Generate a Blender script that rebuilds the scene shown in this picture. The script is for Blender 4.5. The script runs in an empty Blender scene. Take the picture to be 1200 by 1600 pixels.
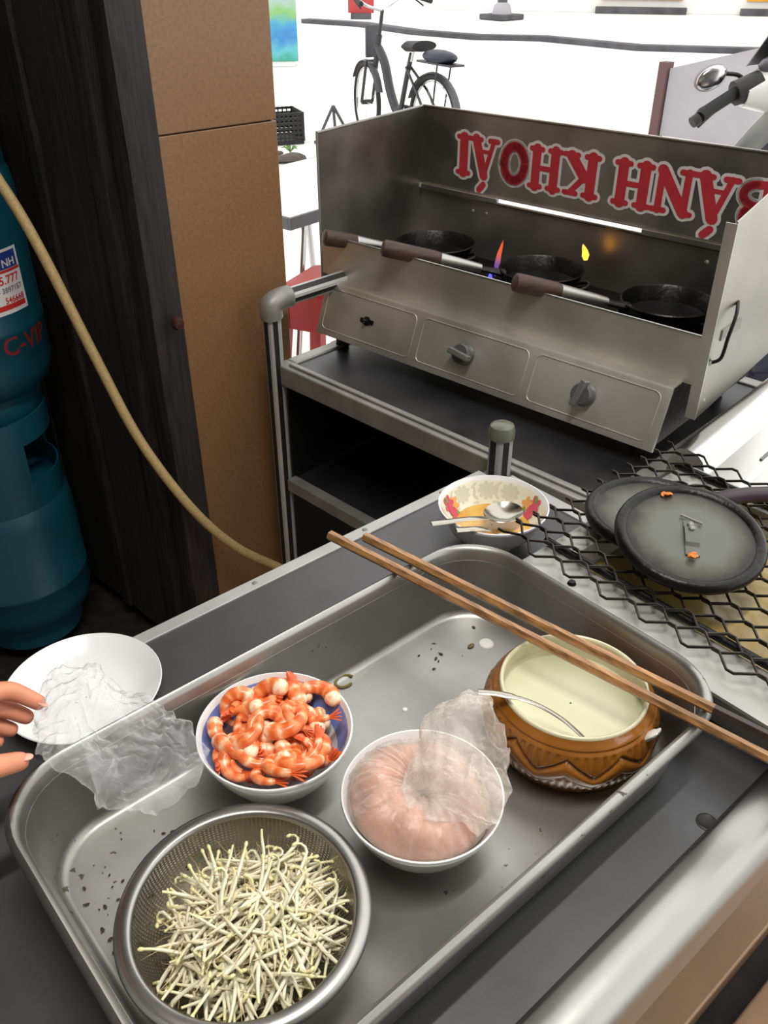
import bpy, math, random
from mathutils import Vector, Matrix, noise
random.seed(7)
PI = math.pi
sin, cos, rad = math.sin, math.cos, math.radians
SC = bpy.context.scene
COL = SC.collection

# ------------------------------------------------------------------ camera
cam_d = bpy.data.cameras.new('camera')
cam_d.sensor_fit = 'HORIZONTAL'; cam_d.sensor_width = 36.0; cam_d.lens = 36.0 * 1360 / 1200
cam_d.clip_start = 0.02; cam_d.clip_end = 200
cam = bpy.data.objects.new('camera', cam_d); COL.objects.link(cam)
cam.location = (0, 0, 1.40)
cam.rotation_euler = (rad(90 - 33.5), 0, rad(-40.9))
SC.camera = cam

# ------------------------------------------------------------------ sky, lights, exposure
world = bpy.data.worlds.new('sky'); SC.world = world; world.use_nodes = True
bg = world.node_tree.nodes['Background']
bg.inputs[0].default_value = (1.0, 0.99, 0.97, 1); bg.inputs[1].default_value = 2.1
SC.view_settings.view_transform = 'Standard'
SC.view_settings.look = 'None'
SC.view_settings.gamma = 1.0
SC.view_settings.use_curve_mapping = False
SC.view_settings.exposure = 0.0
LAMP_POWER = 40.0      # fluorescent tube under the shop ceiling

# ------------------------------------------------------------------ helpers
def lin(c):
    def f(u):
        u /= 255.0
        return u / 12.92 if u <= .04045 else ((u + .055) / 1.055) ** 2.4
    return (f(c[0]), f(c[1]), f(c[2]), 1)

def NT(name):
    m = bpy.data.materials.new(name); m.use_nodes = True
    nt = m.node_tree
    return m, nt, nt.nodes['Principled BSDF']

def mat(name, col, rough=.5, metal=0, var=.0, scale=8, bump=0, bscale=60, stretch=(1, 1, 1), col2=None, spec=.5,
        rvar=0, detail=4, coat=0, lo=.35, hi=.65):
    m, nt, b = NT(name)
    L = nt.links
    c = lin(col)
    b.inputs['Roughness'].default_value = rough; b.inputs['Metallic'].default_value = metal
    b.inputs['Specular IOR Level'].default_value = spec
    if coat: b.inputs['Coat Weight'].default_value = coat
    if var == 0 and col2 is None and not bump and not rvar:
        b.inputs['Base Color'].default_value = c
        return m
    tc = nt.nodes.new('ShaderNodeTexCoord'); mp = nt.nodes.new('ShaderNodeMapping')
    mp.inputs['Scale'].default_value = stretch
    L.new(tc.outputs['Object'], mp.inputs['Vector'])
    n = nt.nodes.new('ShaderNodeTexNoise'); n.inputs['Scale'].default_value = scale; n.inputs['Detail'].default_value = detail
    L.new(mp.outputs[0], n.inputs['Vector'])
    r = nt.nodes.new('ShaderNodeValToRGB'); L.new(n.outputs['Fac'], r.inputs[0])
    r.color_ramp.elements[0].position = lo; r.color_ramp.elements[1].position = hi
    if col2 is None:
        a = [max(0, x * (1 - var)) for x in c[:3]] + [1]; d = [min(1, x * (1 + var)) for x in c[:3]] + [1]
    else:
        a, d = c, lin(col2)
    r.color_ramp.elements[0].color = a; r.color_ramp.elements[1].color = d
    L.new(r.outputs[0], b.inputs['Base Color'])
    if rvar:
        mr = nt.nodes.new('ShaderNodeMapRange'); L.new(n.outputs['Fac'], mr.inputs[0])
        mr.inputs[1].default_value = .3; mr.inputs[2].default_value = .7
        mr.inputs[3].default_value = rough - rvar; mr.inputs[4].default_value = rough + rvar
        L.new(mr.outputs[0], b.inputs['Roughness'])
    if bump:
        n2 = nt.nodes.new('ShaderNodeTexNoise'); n2.inputs['Scale'].default_value = bscale; n2.inputs['Detail'].default_value = 3
        L.new(mp.outputs[0], n2.inputs['Vector'])
        bp = nt.nodes.new('ShaderNodeBump'); bp.inputs['Strength'].default_value = bump; bp.inputs['Distance'].default_value = .002
        L.new(n2.outputs['Fac'], bp.inputs['Height']); L.new(bp.outputs[0], b.inputs['Normal'])
    return m

class G:
    """collects geometry for one mesh"""
    def __init__(s): s.v = []; s.f = []; s.m = []; s.uv = []
    def vert(s, p, uv=(0, 0)): s.v.append(tuple(p)); s.uv.append(uv); return len(s.v) - 1
    def face(s, idx, m=0): s.f.append(tuple(idx)); s.m.append(m)
    def poly(s, ps, m=0): s.face([s.vert(p) for p in ps], m)
    def box(s, x0, x1, y0, y1, z0, z1, m=0):
        i = [s.vert(p) for p in ((x0,y0,z0),(x1,y0,z0),(x1,y1,z0),(x0,y1,z0),(x0,y0,z1),(x1,y0,z1),(x1,y1,z1),(x0,y1,z1))]
        for q in ((0,3,2,1),(4,5,6,7),(0,1,5,4),(1,2,6,5),(2,3,7,6),(3,0,4,7)): s.face([i[k] for k in q], m)
        return s
    def loft(s, loops, m=0, closed=True, cap0=False, cap1=False, ms=None):
        n = len(loops[0]); base = []
        for a, lp in enumerate(loops):
            base.append([s.vert(p, (a / max(1, len(loops) - 1), k / n)) for k, p in enumerate(lp)])
        for a in range(len(loops) - 1):
            mm = ms[a] if ms else m
            for k in range(n if closed else n - 1):
                k2 = (k + 1) % n
                s.face((base[a][k], base[a][k2], base[a+1][k2], base[a+1][k]), mm)
        if cap0: s.face(base[0][::-1], ms[0] if ms else m)
        if cap1: s.face(base[-1], ms[-1] if ms else m)
        return s
    def tube(s, pts, r, n=8, m=0, cap=True, closed=False, flat=1.0, upv=None):
        P = [Vector(p) for p in pts]; N = len(P)
        R = r if isinstance(r, (list, tuple)) else [r] * N
        T = []
        for i in range(N):
            a = P[(i - 1) % N] if closed or i > 0 else P[i]; b = P[(i + 1) % N] if closed or i < N - 1 else P[i]
            T.append((b - a).normalized())
        u = Vector(upv) if upv else (Vector((0, 0, 1)) if abs(T[0].z) < .9 else Vector((1, 0, 0)))
        loops = []
        for i in range(N):
            u = (u - T[i] * u.dot(T[i])).normalized(); w = T[i].cross(u)
            loops.append([P[i] + w * (cos(2*PI*k/n) * R[i]) + u * (sin(2*PI*k/n) * R[i] * flat) for k in range(n)])
        if closed: loops.append(loops[0])
        s.loft(loops, m, True, cap and not closed, cap and not closed)
        return s
    def lathe(s, prof, n=48, m=0, c=(0, 0, 0), ms=None, cap0=False, cap1=False):
        loops = [[(c[0] + r * cos(2*PI*k/n), c[1] + r * sin(2*PI*k/n), c[2] + z) for k in range(n)] for r, z in prof]
        return s.loft(loops, m, True, cap0, cap1, ms)
    def sphere(s, c, rx, ry, rz, n=14, m=0, rings=8):
        loops = []
        for j in range(rings + 1):
            a = PI * (j + .001) / (rings + .002) - PI / 2
            loops.append([(c[0] + rx*cos(a)*cos(2*PI*k/n), c[1] + ry*cos(a)*sin(2*PI*k/n), c[2] + rz*sin(a)) for k in range(n)])
        return s.loft(loops, m, True, True, True)
    def prism(s, poly, z0, z1, m=0):
        return s.loft([[(x, y, z0) for x, y in poly], [(x, y, z1) for x, y in poly]], m, True, True, True)
    def disc(s, c, r, n=32, m=0, z=0):
        s.poly([(c[0] + r*cos(2*PI*k/n), c[1] + r*sin(2*PI*k/n), c[2]) for k in range(n)], m); return s
    def xf(s, M, start=0):
        for i in range(start, len(s.v)): s.v[i] = tuple(M @ Vector(s.v[i]))
        return s
    def mesh(s, name, mats, smooth=40):
        me = bpy.data.meshes.new(name); me.from_pydata(s.v, [], s.f); me.update()
        for x in (mats if isinstance(mats, (list, tuple)) else [mats]): me.materials.append(x)
        me.polygons.foreach_set('material_index', s.m)
        ul = me.uv_layers.new(name='UVMap')
        vi = [0] * len(me.loops); me.loops.foreach_get('vertex_index', vi)
        fl = []
        for i in vi: fl.extend(s.uv[i])
        ul.data.foreach_set('uv', fl)
        if smooth:
            me.polygons.foreach_set('use_smooth', [True] * len(me.polygons))
            me.set_sharp_from_angle(angle=rad(smooth))
        me.update()
        return me

def link(name, me, parent=None):
    o = bpy.data.objects.new(name, me); COL.objects.link(o)
    if parent is not None: o.parent = parent
    return o
def part(name, g, mats, parent=None, smooth=40, bevel=0, label=None):
    o = link(name, g.mesh(name, mats, smooth), parent)
    if bevel:
        b = o.modifiers.new('bevel', 'BEVEL'); b.width = bevel; b.segments = 2; b.limit_method = 'ANGLE'
    if label: o['label'] = label
    return o
def tag(o, label, cat, group=None, kind=None):
    o['label'] = label; o['category'] = cat
    if group: o['group'] = group
    if kind: o['kind'] = kind
    return o
def thing(name, label, cat, loc=(0, 0, 0), rz=0, group=None):
    o = bpy.data.objects.new(name, None); COL.objects.link(o)
    o.empty_display_size = .05
    o.location = loc; o.rotation_euler = (0, 0, rz)
    return tag(o, label, cat, group)
def struct(o):
    o['kind'] = 'structure'; return o
def rrect(x0, x1, y0, y1, r, z, n=8):
    out = []
    for cx, cy, a0 in ((x1-r, y1-r, 0), (x0+r, y1-r, 90), (x0+r, y0+r, 180), (x1-r, y0+r, 270)):
        for k in range(n + 1):
            a = rad(a0 + 90 * k / n); out.append((cx + r*cos(a), cy + r*sin(a), z))
    return out
def bez(pts, n=10):
    """Catmull-Rom through the points"""
    P = [Vector(p) for p in pts]; out = []
    for i in range(len(P) - 1):
        p0 = P[max(0, i-1)]; p1 = P[i]; p2 = P[i+1]; p3 = P[min(len(P)-1, i+2)]
        for k in range(n):
            t = k / n
            out.append(.5*((2*p1) + (p2-p0)*t + (2*p0-5*p1+4*p2-p3)*t*t + (3*p1-p0-3*p2+p3)*t**3))
    out.append(P[-1]); return out
def nz(x, y, z=0): return noise.noise(Vector((x, y, z)))

# ------------------------------------------------------------------ materials
M = {}
M['steel'] = mat('stainless', (160, 160, 157), .34, 1, .10, 5, .12, 40, col2=None, rvar=.06)
M['steel_dull'] = mat('dull stainless sheet', (128, 128, 126), .42, 1, .14, 6, .10, 50, rvar=.08)
M['steel_bright'] = mat('bright stainless', (190, 190, 188), .26, 1, .05, 7, .06, 40, rvar=.05)
M['soot_steel'] = mat('smoke stained steel', (124, 122, 118), .36, .9, 0, 4.5, .15, 30, col2=(184, 180, 172), rvar=.08)
M['stove_steel'] = mat('stove steel', (182, 180, 170), .42, .85, 0, 6, .1, 60, col2=(212, 209, 200), rvar=.06)
M['alu'] = mat('aluminium trim', (176, 176, 174), .5, .35, .08, 14)
M['alu_dull'] = mat('worn aluminium', (142, 141, 136), .5, .5, .15, 18)
M['table'] = mat('grey table sheet', (82, 82, 84), .42, .4, .08, 9, .08, 90, rvar=.06)
M['cart_top'] = mat('dark cart sheet', (52, 52, 55), .36, .5, .2, 10, rvar=.08)
M['black'] = mat('black plastic', (16, 16, 17), .5, 0)
M['black_stripe'] = mat('black stripe', (22, 22, 23), .5)
M['grate'] = mat('grate iron', (58, 54, 50), .34, .8, .35, 60, .3, 160)
M['soot'] = mat('black iron', (14, 14, 15), .38, .4, .35, 40, .5, 120)
m, nt, b = NT('seasoned iron plate'); L = nt.links
tc = nt.nodes.new('ShaderNodeTexCoord'); vl = nt.nodes.new('ShaderNodeVectorMath'); vl.operation = 'LENGTH'; L.new(tc.outputs['Object'], vl.inputs[0])
n = nt.nodes.new('ShaderNodeTexNoise'); n.inputs['Scale'].default_value = 45; n.inputs['Detail'].default_value = 6; L.new(tc.outputs['Object'], n.inputs['Vector'])
ma = nt.nodes.new('ShaderNodeMath'); ma.operation = 'MULTIPLY_ADD'; ma.inputs[1].default_value = .022; L.new(n.outputs['Fac'], ma.inputs[0]); L.new(vl.outputs['Value'], ma.inputs[2])
rp = nt.nodes.new('ShaderNodeValToRGB'); L.new(ma.outputs[0], rp.inputs[0])
rp.color_ramp.elements[0].position = .055; rp.color_ramp.elements[0].color = lin((92, 95, 88)); rp.color_ramp.elements[1].position = .082; rp.color_ramp.elements[1].color = lin((30, 28, 22))
e = rp.color_ramp.elements.new(.068); e.color = lin((76, 74, 62))
L.new(rp.outputs[0], b.inputs['Base Color']); b.inputs['Metallic'].default_value = .3; b.inputs['Roughness'].default_value = .36
M['lid_face'] = m
M['lid_strap'] = mat('seasoned iron plate', (96, 98, 92), .38, .55, .16, 16, .15, 60)
M['wood_grip'] = mat('dark wood grip', (62, 38, 32), .55, 0, .35, 30, .3, 80, stretch=(1, 1, 6))
M['white_china'] = mat('white china', (226, 227, 228), .18, 0, 0, coat=.3)
M['cream_china'] = mat('cream china', (226, 222, 200), .2, 0, 0, coat=.3)
M['blue_glaze'] = mat('blue glaze', (122, 138, 204), .2, 0, .18, 60, coat=.3)
M['brown_glaze'] = mat('amber brown glaze', (140, 86, 26), .16, 0, .22, 22, coat=.6)
M['pot_inside'] = mat('pale inner glaze', (206, 200, 168), .25, 0, .05, 12, coat=.3)
M['batter'] = mat('cream batter', (212, 212, 180), .3, 0, .03, 10)
M['broth'] = mat('orange oily sauce', (196, 138, 40), .12, 0, .2, 30, col2=(214, 172, 84))
M['bamboo'] = mat('bamboo', (150, 108, 64), .38, 0, .5, 22, .15, 60, stretch=(10, 1, 10), coat=.2)
M['burnt'] = mat('burnt bamboo', (44, 28, 20), .45, 0, .3, 30, coat=.2)
M['hose'] = mat('braided beige hose', (168, 144, 98), .5, 0, .12, 200)
M['teal'] = mat('teal enamel', (10, 68, 84), .42, 0, .15, 6, .05, 30)
M['sticker'] = mat('sticker paper', (222, 220, 220), .5)
M['sticker_blue'] = mat('sticker blue', (34, 60, 130), .5)
M['sticker_red'] = mat('sticker red', (196, 44, 40), .5)
M['print_grey'] = mat('sticker small print', (120, 120, 130), .6)
M['stencil_red'] = mat('stencil red', (120, 22, 26), .6)
M['pillar'] = mat('brown stone tile', (112, 80, 50), .40, 0, 0, 150, .03, 60, col2=(134, 100, 67), detail=10, lo=.25, hi=.8)
M['old_wood'] = mat('old dark wood', (30, 27, 26), .7, 0, .45, 9, .6, 40, stretch=(8, 8, .7))
M['wood_edge'] = mat('worn dark wood', (27, 23, 22), .68, 0, .7, 14, .6, 50, stretch=(8, 8, .8))
M['dark_wall'] = mat('dark wall boards', (34, 31, 29), .8, 0, .3, 6, .4, 40, stretch=(8, 8, .7))
M['plaster'] = mat('old plaster', (196, 194, 188), .85, 0, .1, 3)
M['floor_tile'] = mat('tan floor tile', (176, 140, 108), .3, 0, .08, 5, 0)
M['floor_base'] = mat('dark wet floor joint', (34, 28, 25), .6, 0, .5, 30, .6, 40)
M['street'] = mat('sunlit pavement', (226, 224, 220), .85, 0, .03, 2)
M['kerb'] = mat('granite kerb', (74, 74, 78), .8, 0, .3, 3)
M['red_paint'] = mat('red lettering paint', (178, 46, 56), .45, 0, .08, 30)
M['white_paint'] = mat('white outline paint', (206, 200, 198), .5, 0, .05, 30)
M['plastic_post'] = mat('clear dull cap', (96, 100, 84), .3, 0, .15, 30)
M['skin'] = mat('skin', (206, 134, 104), .5, 0, .08, 30)
M['sprout'] = None
M['rubber'] = mat('black rubber', (24, 24, 26), .7)
M['bike_frame'] = mat('black bicycle paint', (40, 40, 44), .4)
M['bike_fender'] = mat('grey fender', (70, 70, 74), .5)
M['chrome'] = mat('chrome', (190, 190, 192), .18, 1)
M['white_body'] = mat('white scooter paint', (226, 228, 226), .25, 0, coat=.4)
M['navy'] = mat('navy seat vinyl', (22, 24, 44), .5)
M['grey_board'] = mat('pale grey board', (158, 155, 160), .7, 0, .05, 3)
M['pinkish'] = mat('dull pink post', (92, 66, 66), .7)
M['red_plastic'] = mat('red plastic', (150, 36, 30), .45)
M['spoon'] = mat('dull spoon steel', (166, 162, 150), .22, 1)
M['brass'] = mat('yellow glaze strip', (190, 150, 60), .4)

def uvmat(name):
    m, nt, b = NT(name)
    uv = nt.nodes.new('ShaderNodeUVMap'); sp = nt.nodes.new('ShaderNodeSeparateXYZ')
    nt.links.new(uv.outputs[0], sp.inputs[0])
    return m, nt, b, sp

# shrimp flesh: orange bands over cream along the body (u runs head to tail)
m, nt, b, sp = uvmat('cooked shrimp')
tc = nt.nodes.new('ShaderNodeTexCoord'); n = nt.nodes.new('ShaderNodeTexNoise'); n.inputs['Scale'].default_value = 130
nt.links.new(tc.outputs['Object'], n.inputs['Vector'])
ml = nt.nodes.new('ShaderNodeMath'); ml.operation = 'MULTIPLY'; ml.inputs[1].default_value = 38
nt.links.new(sp.outputs[0], ml.inputs[0])
sn = nt.nodes.new('ShaderNodeMath'); sn.operation = 'SINE'; nt.links.new(ml.outputs[0], sn.inputs[0])
sc = nt.nodes.new('ShaderNodeMath'); sc.operation = 'MULTIPLY_ADD'; sc.inputs[1].default_value = .16; nt.links.new(sn.outputs[0], sc.inputs[0])
nt.links.new(n.outputs['Fac'], sc.inputs[2])
hd = nt.nodes.new('ShaderNodeMapRange'); hd.inputs[1].default_value = .0; hd.inputs[2].default_value = .34; hd.inputs[3].default_value = -.28; hd.inputs[4].default_value = .06
nt.links.new(sp.outputs[0], hd.inputs[0])
ad = nt.nodes.new('ShaderNodeMath'); ad.operation = 'ADD'; nt.links.new(sc.outputs[0], ad.inputs[0]); nt.links.new(hd.outputs[0], ad.inputs[1])
rp = nt.nodes.new('ShaderNodeValToRGB'); nt.links.new(ad.outputs[0], rp.inputs[0])
rp.color_ramp.elements[0].position = .22; rp.color_ramp.elements[0].color = lin((246, 220, 188))
rp.color_ramp.elements[1].position = .46; rp.color_ramp.elements[1].color = lin((238, 148, 92))
e = rp.color_ramp.elements.new(.75); e.color = lin((218, 100, 48))
nt.links.new(rp.outputs[0], b.inputs['Base Color']); b.inputs['Roughness'].default_value = .28
b.inputs['Subsurface Weight'].default_value = .12; b.inputs['Subsurface Radius'].default_value = (.004, .002, .001)
M['shrimp'] = m
M['shrimp_tail'] = mat('shrimp tail', (222, 100, 52), .3, 0, .2, 90)

# sprouts: yellow head, ivory stem, brown root tip along u
m, nt, b, sp = uvmat('bean sprout')
rp = nt.nodes.new('ShaderNodeValToRGB'); nt.links.new(sp.outputs[0], rp.inputs[0])
rp.color_ramp.elements[0].position = 0; rp.color_ramp.elements[0].color = lin((222, 214, 160))
rp.color_ramp.elements[1].position = 1; rp.color_ramp.elements[1].color = lin((168, 138, 88))
for p_, c_ in ((.08, (218, 212, 164)), (.18, (224, 220, 194)), (.6, (222, 215, 188)), (.8, (200, 182, 140))):
    e = rp.color_ramp.elements.new(p_); e.color = lin(c_)
nt.links.new(rp.outputs[0], b.inputs['Base Color']); b.inputs['Roughness'].default_value = .3
M['sprout'] = m

# perforated steel: round holes cut by a mask in the strainer wall's own coordinates
m, nt, b, sp = uvmat('perforated steel')
b.inputs['Base Color'].default_value = lin((172, 164, 144)); b.inputs['Metallic'].default_value = 1; b.inputs['Roughness'].default_value = .42
ax = []
for o_, k_ in ((0, 34), (1, 150)):
    a1 = nt.nodes.new('ShaderNodeMath'); a1.operation = 'MULTIPLY'; a1.inputs[1].default_value = k_; nt.links.new(sp.outputs[o_], a1.inputs[0])
    a2 = nt.nodes.new('ShaderNodeMath'); a2.operation = 'FRACT'; nt.links.new(a1.outputs[0], a2.inputs[0])
    a3 = nt.nodes.new('ShaderNodeMath'); a3.operation = 'SUBTRACT'; a3.inputs[1].default_value = .5; nt.links.new(a2.outputs[0], a3.inputs[0])
    a4 = nt.nodes.new('ShaderNodeMath'); a4.operation = 'POWER'; a4.inputs[1].default_value = 2; nt.links.new(a3.outputs[0], a4.inputs[0]); ax.append(a4)
a5 = nt.nodes.new('ShaderNodeMath'); a5.operation = 'ADD'; nt.links.new(ax[0].outputs[0], a5.inputs[0]); nt.links.new(ax[1].outputs[0], a5.inputs[1])
a6 = nt.nodes.new('ShaderNodeMath'); a6.operation = 'GREATER_THAN'; a6.inputs[1].default_value = .085; nt.links.new(a5.outputs[0], a6.inputs[0])
nt.links.new(a6.outputs[0], b.inputs['Alpha'])
M['perforated'] = m

# tray steel with dried food specks
m, nt, b = NT('tray steel'); L = nt.links
tc = nt.nodes.new('ShaderNodeTexCoord')
n1 = nt.nodes.new('ShaderNodeTexNoise'); n1.inputs['Scale'].default_value = 7; n1.inputs['Detail'].default_value = 5
n2 = nt.nodes.new('ShaderNodeTexNoise'); n2.inputs['Scale'].default_value = 85; n2.inputs['Detail'].default_value = 3
n3 = nt.nodes.new('ShaderNodeTexNoise'); n3.inputs['Scale'].default_value = 3.2; n3.inputs['Detail'].default_value = 2
for q in (n1, n2, n3): L.new(tc.outputs['Object'], q.inputs['Vector'])
r1 = nt.nodes.new('ShaderNodeValToRGB'); L.new(n1.outputs['Fac'], r1.inputs[0])
r1.color_ramp.elements[0].position = .3; r1.color_ramp.elements[0].color = lin((138, 138, 134)); r1.color_ramp.elements[1].position = .7; r1.color_ramp.elements[1].color = lin((166, 166, 162))
mm = nt.nodes.new('ShaderNodeMath'); mm.operation = 'MULTIPLY'; L.new(n2.outputs['Fac'], mm.inputs[0]); L.new(n3.outputs['Fac'], mm.inputs[1])
r2 = nt.nodes.new('ShaderNodeValToRGB'); L.new(mm.outputs[0], r2.inputs[0])
r2.color_ramp.elements[0].position = .43; r2.color_ramp.elements[0].color = (0, 0, 0, 1); r2.color_ramp.elements[1].position = .45; r2.color_ramp.elements[1].color = (1, 1, 1, 1)
mx = nt.nodes.new('ShaderNodeMix'); mx.data_type = 'RGBA'; L.new(r2.outputs[0], mx.inputs[0]); L.new(r1.outputs[0], mx.inputs[6]); mx.inputs[7].default_value = lin((70, 62, 44))
L.new(mx.outputs[2], b.inputs['Base Color'])
iv = nt.nodes.new('ShaderNodeMath'); iv.operation = 'MULTIPLY_ADD'; iv.inputs[1].default_value = -.8; iv.inputs[2].default_value = .9; L.new(r2.outputs[0], iv.inputs[0]); L.new(iv.outputs[0], b.inputs['Metallic'])
b.inputs['Roughness'].default_value = .4
M['tray'] = m

def film(name, col, fac, rough=.15):
    m = bpy.data.materials.new(name); m.use_nodes = True; nt = m.node_tree; nt.nodes.clear()
    o = nt.nodes.new('ShaderNodeOutputMaterial'); mx = nt.nodes.new('ShaderNodeMixShader')
    t = nt.nodes.new('ShaderNodeBsdfTransparent'); p = nt.nodes.new('ShaderNodeBsdfPrincipled')
    p.inputs['Base Color'].default_value = lin(col); p.inputs['Roughness'].default_value = rough
    tc = nt.nodes.new('ShaderNodeTexCoord'); n1 = nt.nodes.new('ShaderNodeTexNoise'); n1.inputs['Scale'].default_value = 55; n1.inputs['Detail'].default_value = 5; n1.inputs['Distortion'].default_value = 1.5
    nt.links.new(tc.outputs['Object'], n1.inputs['Vector'])
    bp = nt.nodes.new('ShaderNodeBump'); bp.inputs['Strength'].default_value = .9; bp.inputs['Distance'].default_value = .004
    nt.links.new(n1.outputs['Fac'], bp.inputs['Height']); nt.links.new(bp.outputs[0], p.inputs['Normal'])
    fr = nt.nodes.new('ShaderNodeLayerWeight'); nt.links.new(bp.outputs[0], fr.inputs['Normal'])
    fr.inputs['Blend'].default_value = .35
    mr = nt.nodes.new('ShaderNodeMapRange'); mr.inputs[3].default_value = fac; mr.inputs[4].default_value = min(1, fac + .55)
    nt.links.new(fr.outputs['Facing'], mr.inputs[0]); nt.links.new(mr.outputs[0], mx.inputs[0])
    nt.links.new(t.outputs[0], mx.inputs[1]); nt.links.new(p.outputs[0], mx.inputs[2]); nt.links.new(mx.outputs[0], o.inputs[0])
    return m
M['film'] = film('clear plastic film', (226, 227, 229), .07, .1)
M['film_mince'] = film('greasy plastic film', (238, 228, 216), .18, .12)
M['oil'] = mat('brown frying oil', (140, 116, 58), .16, 0, .1, 4, col2=(164, 144, 92))
M['mince'] = mat('pink minced meat', (190, 134, 110), .36, 0, .16, 30, .5, 120)
M['crumb'] = mat('orange fried crumb', (206, 120, 40), .6, 0, .3, 200)
M['white_drop'] = mat('white batter drop', (222, 222, 214), .4)
M['green_bit'] = mat('dried herb bit', (110, 100, 56), .6)

def emit(name, col, s):
    m = bpy.data.materials.new(name); m.use_nodes = True; nt = m.node_tree; nt.nodes.clear()
    o = nt.nodes.new('ShaderNodeOutputMaterial'); e = nt.nodes.new('ShaderNodeEmission'); t = nt.nodes.new('ShaderNodeBsdfTransparent'); a = nt.nodes.new('ShaderNodeAddShader')
    e.inputs[0].default_value = lin(col); e.inputs[1].default_value = s
    nt.links.new(e.outputs[0], a.inputs[0]); nt.links.new(t.outputs[0], a.inputs[1]); nt.links.new(a.outputs[0], o.inputs[0]); return m
def flame_mat(name, stops, s_):
    m = emit(name, (255, 255, 255), s_); nt = m.node_tree
    uv = nt.nodes.new('ShaderNodeUVMap'); sp = nt.nodes.new('ShaderNodeSeparateXYZ'); nt.links.new(uv.outputs[0], sp.inputs[0])
    rp = nt.nodes.new('ShaderNodeValToRGB'); nt.links.new(sp.outputs[0], rp.inputs[0])
    rp.color_ramp.elements[0].color = lin(stops[0]); rp.color_ramp.elements[1].color = lin(stops[-1])
    for k_, c_ in enumerate(stops[1:-1]): e = rp.color_ramp.elements.new((k_ + 1) / (len(stops) - 1)); e.color = lin(c_)
    nt.links.new(rp.outputs[0], [n_ for n_ in nt.nodes if n_.type == 'EMISSION'][0].inputs[0]); return m
M['flame_orange'] = flame_mat('orange flame', [(70, 60, 200), (120, 80, 150), (225, 90, 60), (230, 90, 40), (120, 30, 12)], .55)
M['flame_yellow'] = emit('yellow flame', (255, 170, 50), 1.4)
M['flame_blue'] = emit('blue flame', (90, 90, 255), .8)

# ================================================================== SETTING
# floor of the shop: tan tiles over a dark bed, one wide drain joint
fl = struct(part('floor', G().box(-3.2, 2.0, -4.2, 2.4, -.10, -.045), M['floor_base']))
for x0, x1 in ((-2.0, -.9), (-.89, .21), (.22, 1.32)):
    for y0, y1 in ((-1.2, -.33), (-.32, .165), (.21, .80), (.807, 1.39)):
        part('tile', G().box(x0, x1, y0, y1, -.05, 0), M['floor_tile'], fl, bevel=.004)
struct(part('street_pavement', G().box(1.33, 60, -40, 60, -.12, -.004), M['street']))
struct(part('ceiling', G().box(-3.2, 1.35, -4.2, 2.4, 2.95, 3.1), M['plaster']))
struct(part('wall_back', G().box(-3.3, -3.2, -4.2, 2.4, -.1, 3.0), M['plaster']))
struct(part('wall_right', G().box(-3.2, 1.2, -4.3, -4.2, -.1, 3.0), M['plaster']))
wl = struct(part('wall_left', G().box(-3.2, .95, 2.16, 2.4, -.1, 3.0), M['dark_wall']))
x = -.9
for k in range(9):
    w = .17 + .03 * sin(k * 2.1)
    part('plank', G().box(x, x + w - .006, 2.135, 2.16, 0, 2.95), M['dark_wall'], wl, bevel=.003); x += w

# stone pillar, two courses of tile
pil = struct(part('pillar', G().box(.722, .952, 1.408, 2.1, -.02, 2.95), M['floor_base']))
for z0, z1 in ((0, 1.1245), (1.1265, 2.3), (2.302, 2.95)):
    part('tile', G().box(.712, .958, 1.40, 1.44, z0, z1), M['pillar'], pil, bevel=.0015)
    part('tile', G().box(.925, .959, 1.441, 2.1, z0, z1), M['pillar'], pil, bevel=.0015)

# partition of old dark planks running back from the pillar
wb = struct(part('wall_boards', G().box(.0, .03, .0, .74, 0, 2.95), M['old_wood']))
wb.location = (.69, 1.39, 0); wb.rotation_euler = (0, 0, rad(6.5))
for y0, y1, d, mm in ((0, .035, .030, 'wood_edge'), (.037, .075, .016, 'old_wood'), (.077, .125, .034, 'wood_edge'), (.127, .150, .014, 'old_wood'),
                  (.152, .30, .022, 'old_wood'), (.304, .345, .030, 'wood_edge'), (.348, .52, .018, 'old_wood'), (.524, .70, .02, 'old_wood')):
    g = G(); loops = []
    for i in range(31):
        z = 2.95 * i / 30
        w = .004 * nz(y0 * 40, z * 4) + .003 * nz(y0 * 70 + 9, z * 13)
        dd = d + .004 * nz(y0 * 50 + 4, z * 6)
        loops.append([(0, y0, z), (-dd, y0 + .004 + w * .3, z), (-dd - .002, (y0 + y1) / 2, z), (-dd, y1 - .004 + w * .3, z), (0, y1, z)])
    part('plank', g.loft(loops, 0, True, True, True), M[mm], wb, smooth=50)
g = G().lathe([(0.0, 0), (.009, 0), (.012, .006), (.012, .012), (.009, .018), (0, .019)], 16)
g.xf(Matrix.Translation((.695, 1.378, .82)) @ Matrix.Rotation(rad(90), 4, 'X'))
part('peg', g, mat('dark red peg', (52, 22, 22), .5), None)
bpy.data.objects['peg'].parent = wb
bpy.data.objects['peg'].matrix_parent_inverse = (Matrix.Translation((.69, 1.39, 0)) @ Matrix.Rotation(rad(6.5), 4, 'Z')).inverted()

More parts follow.
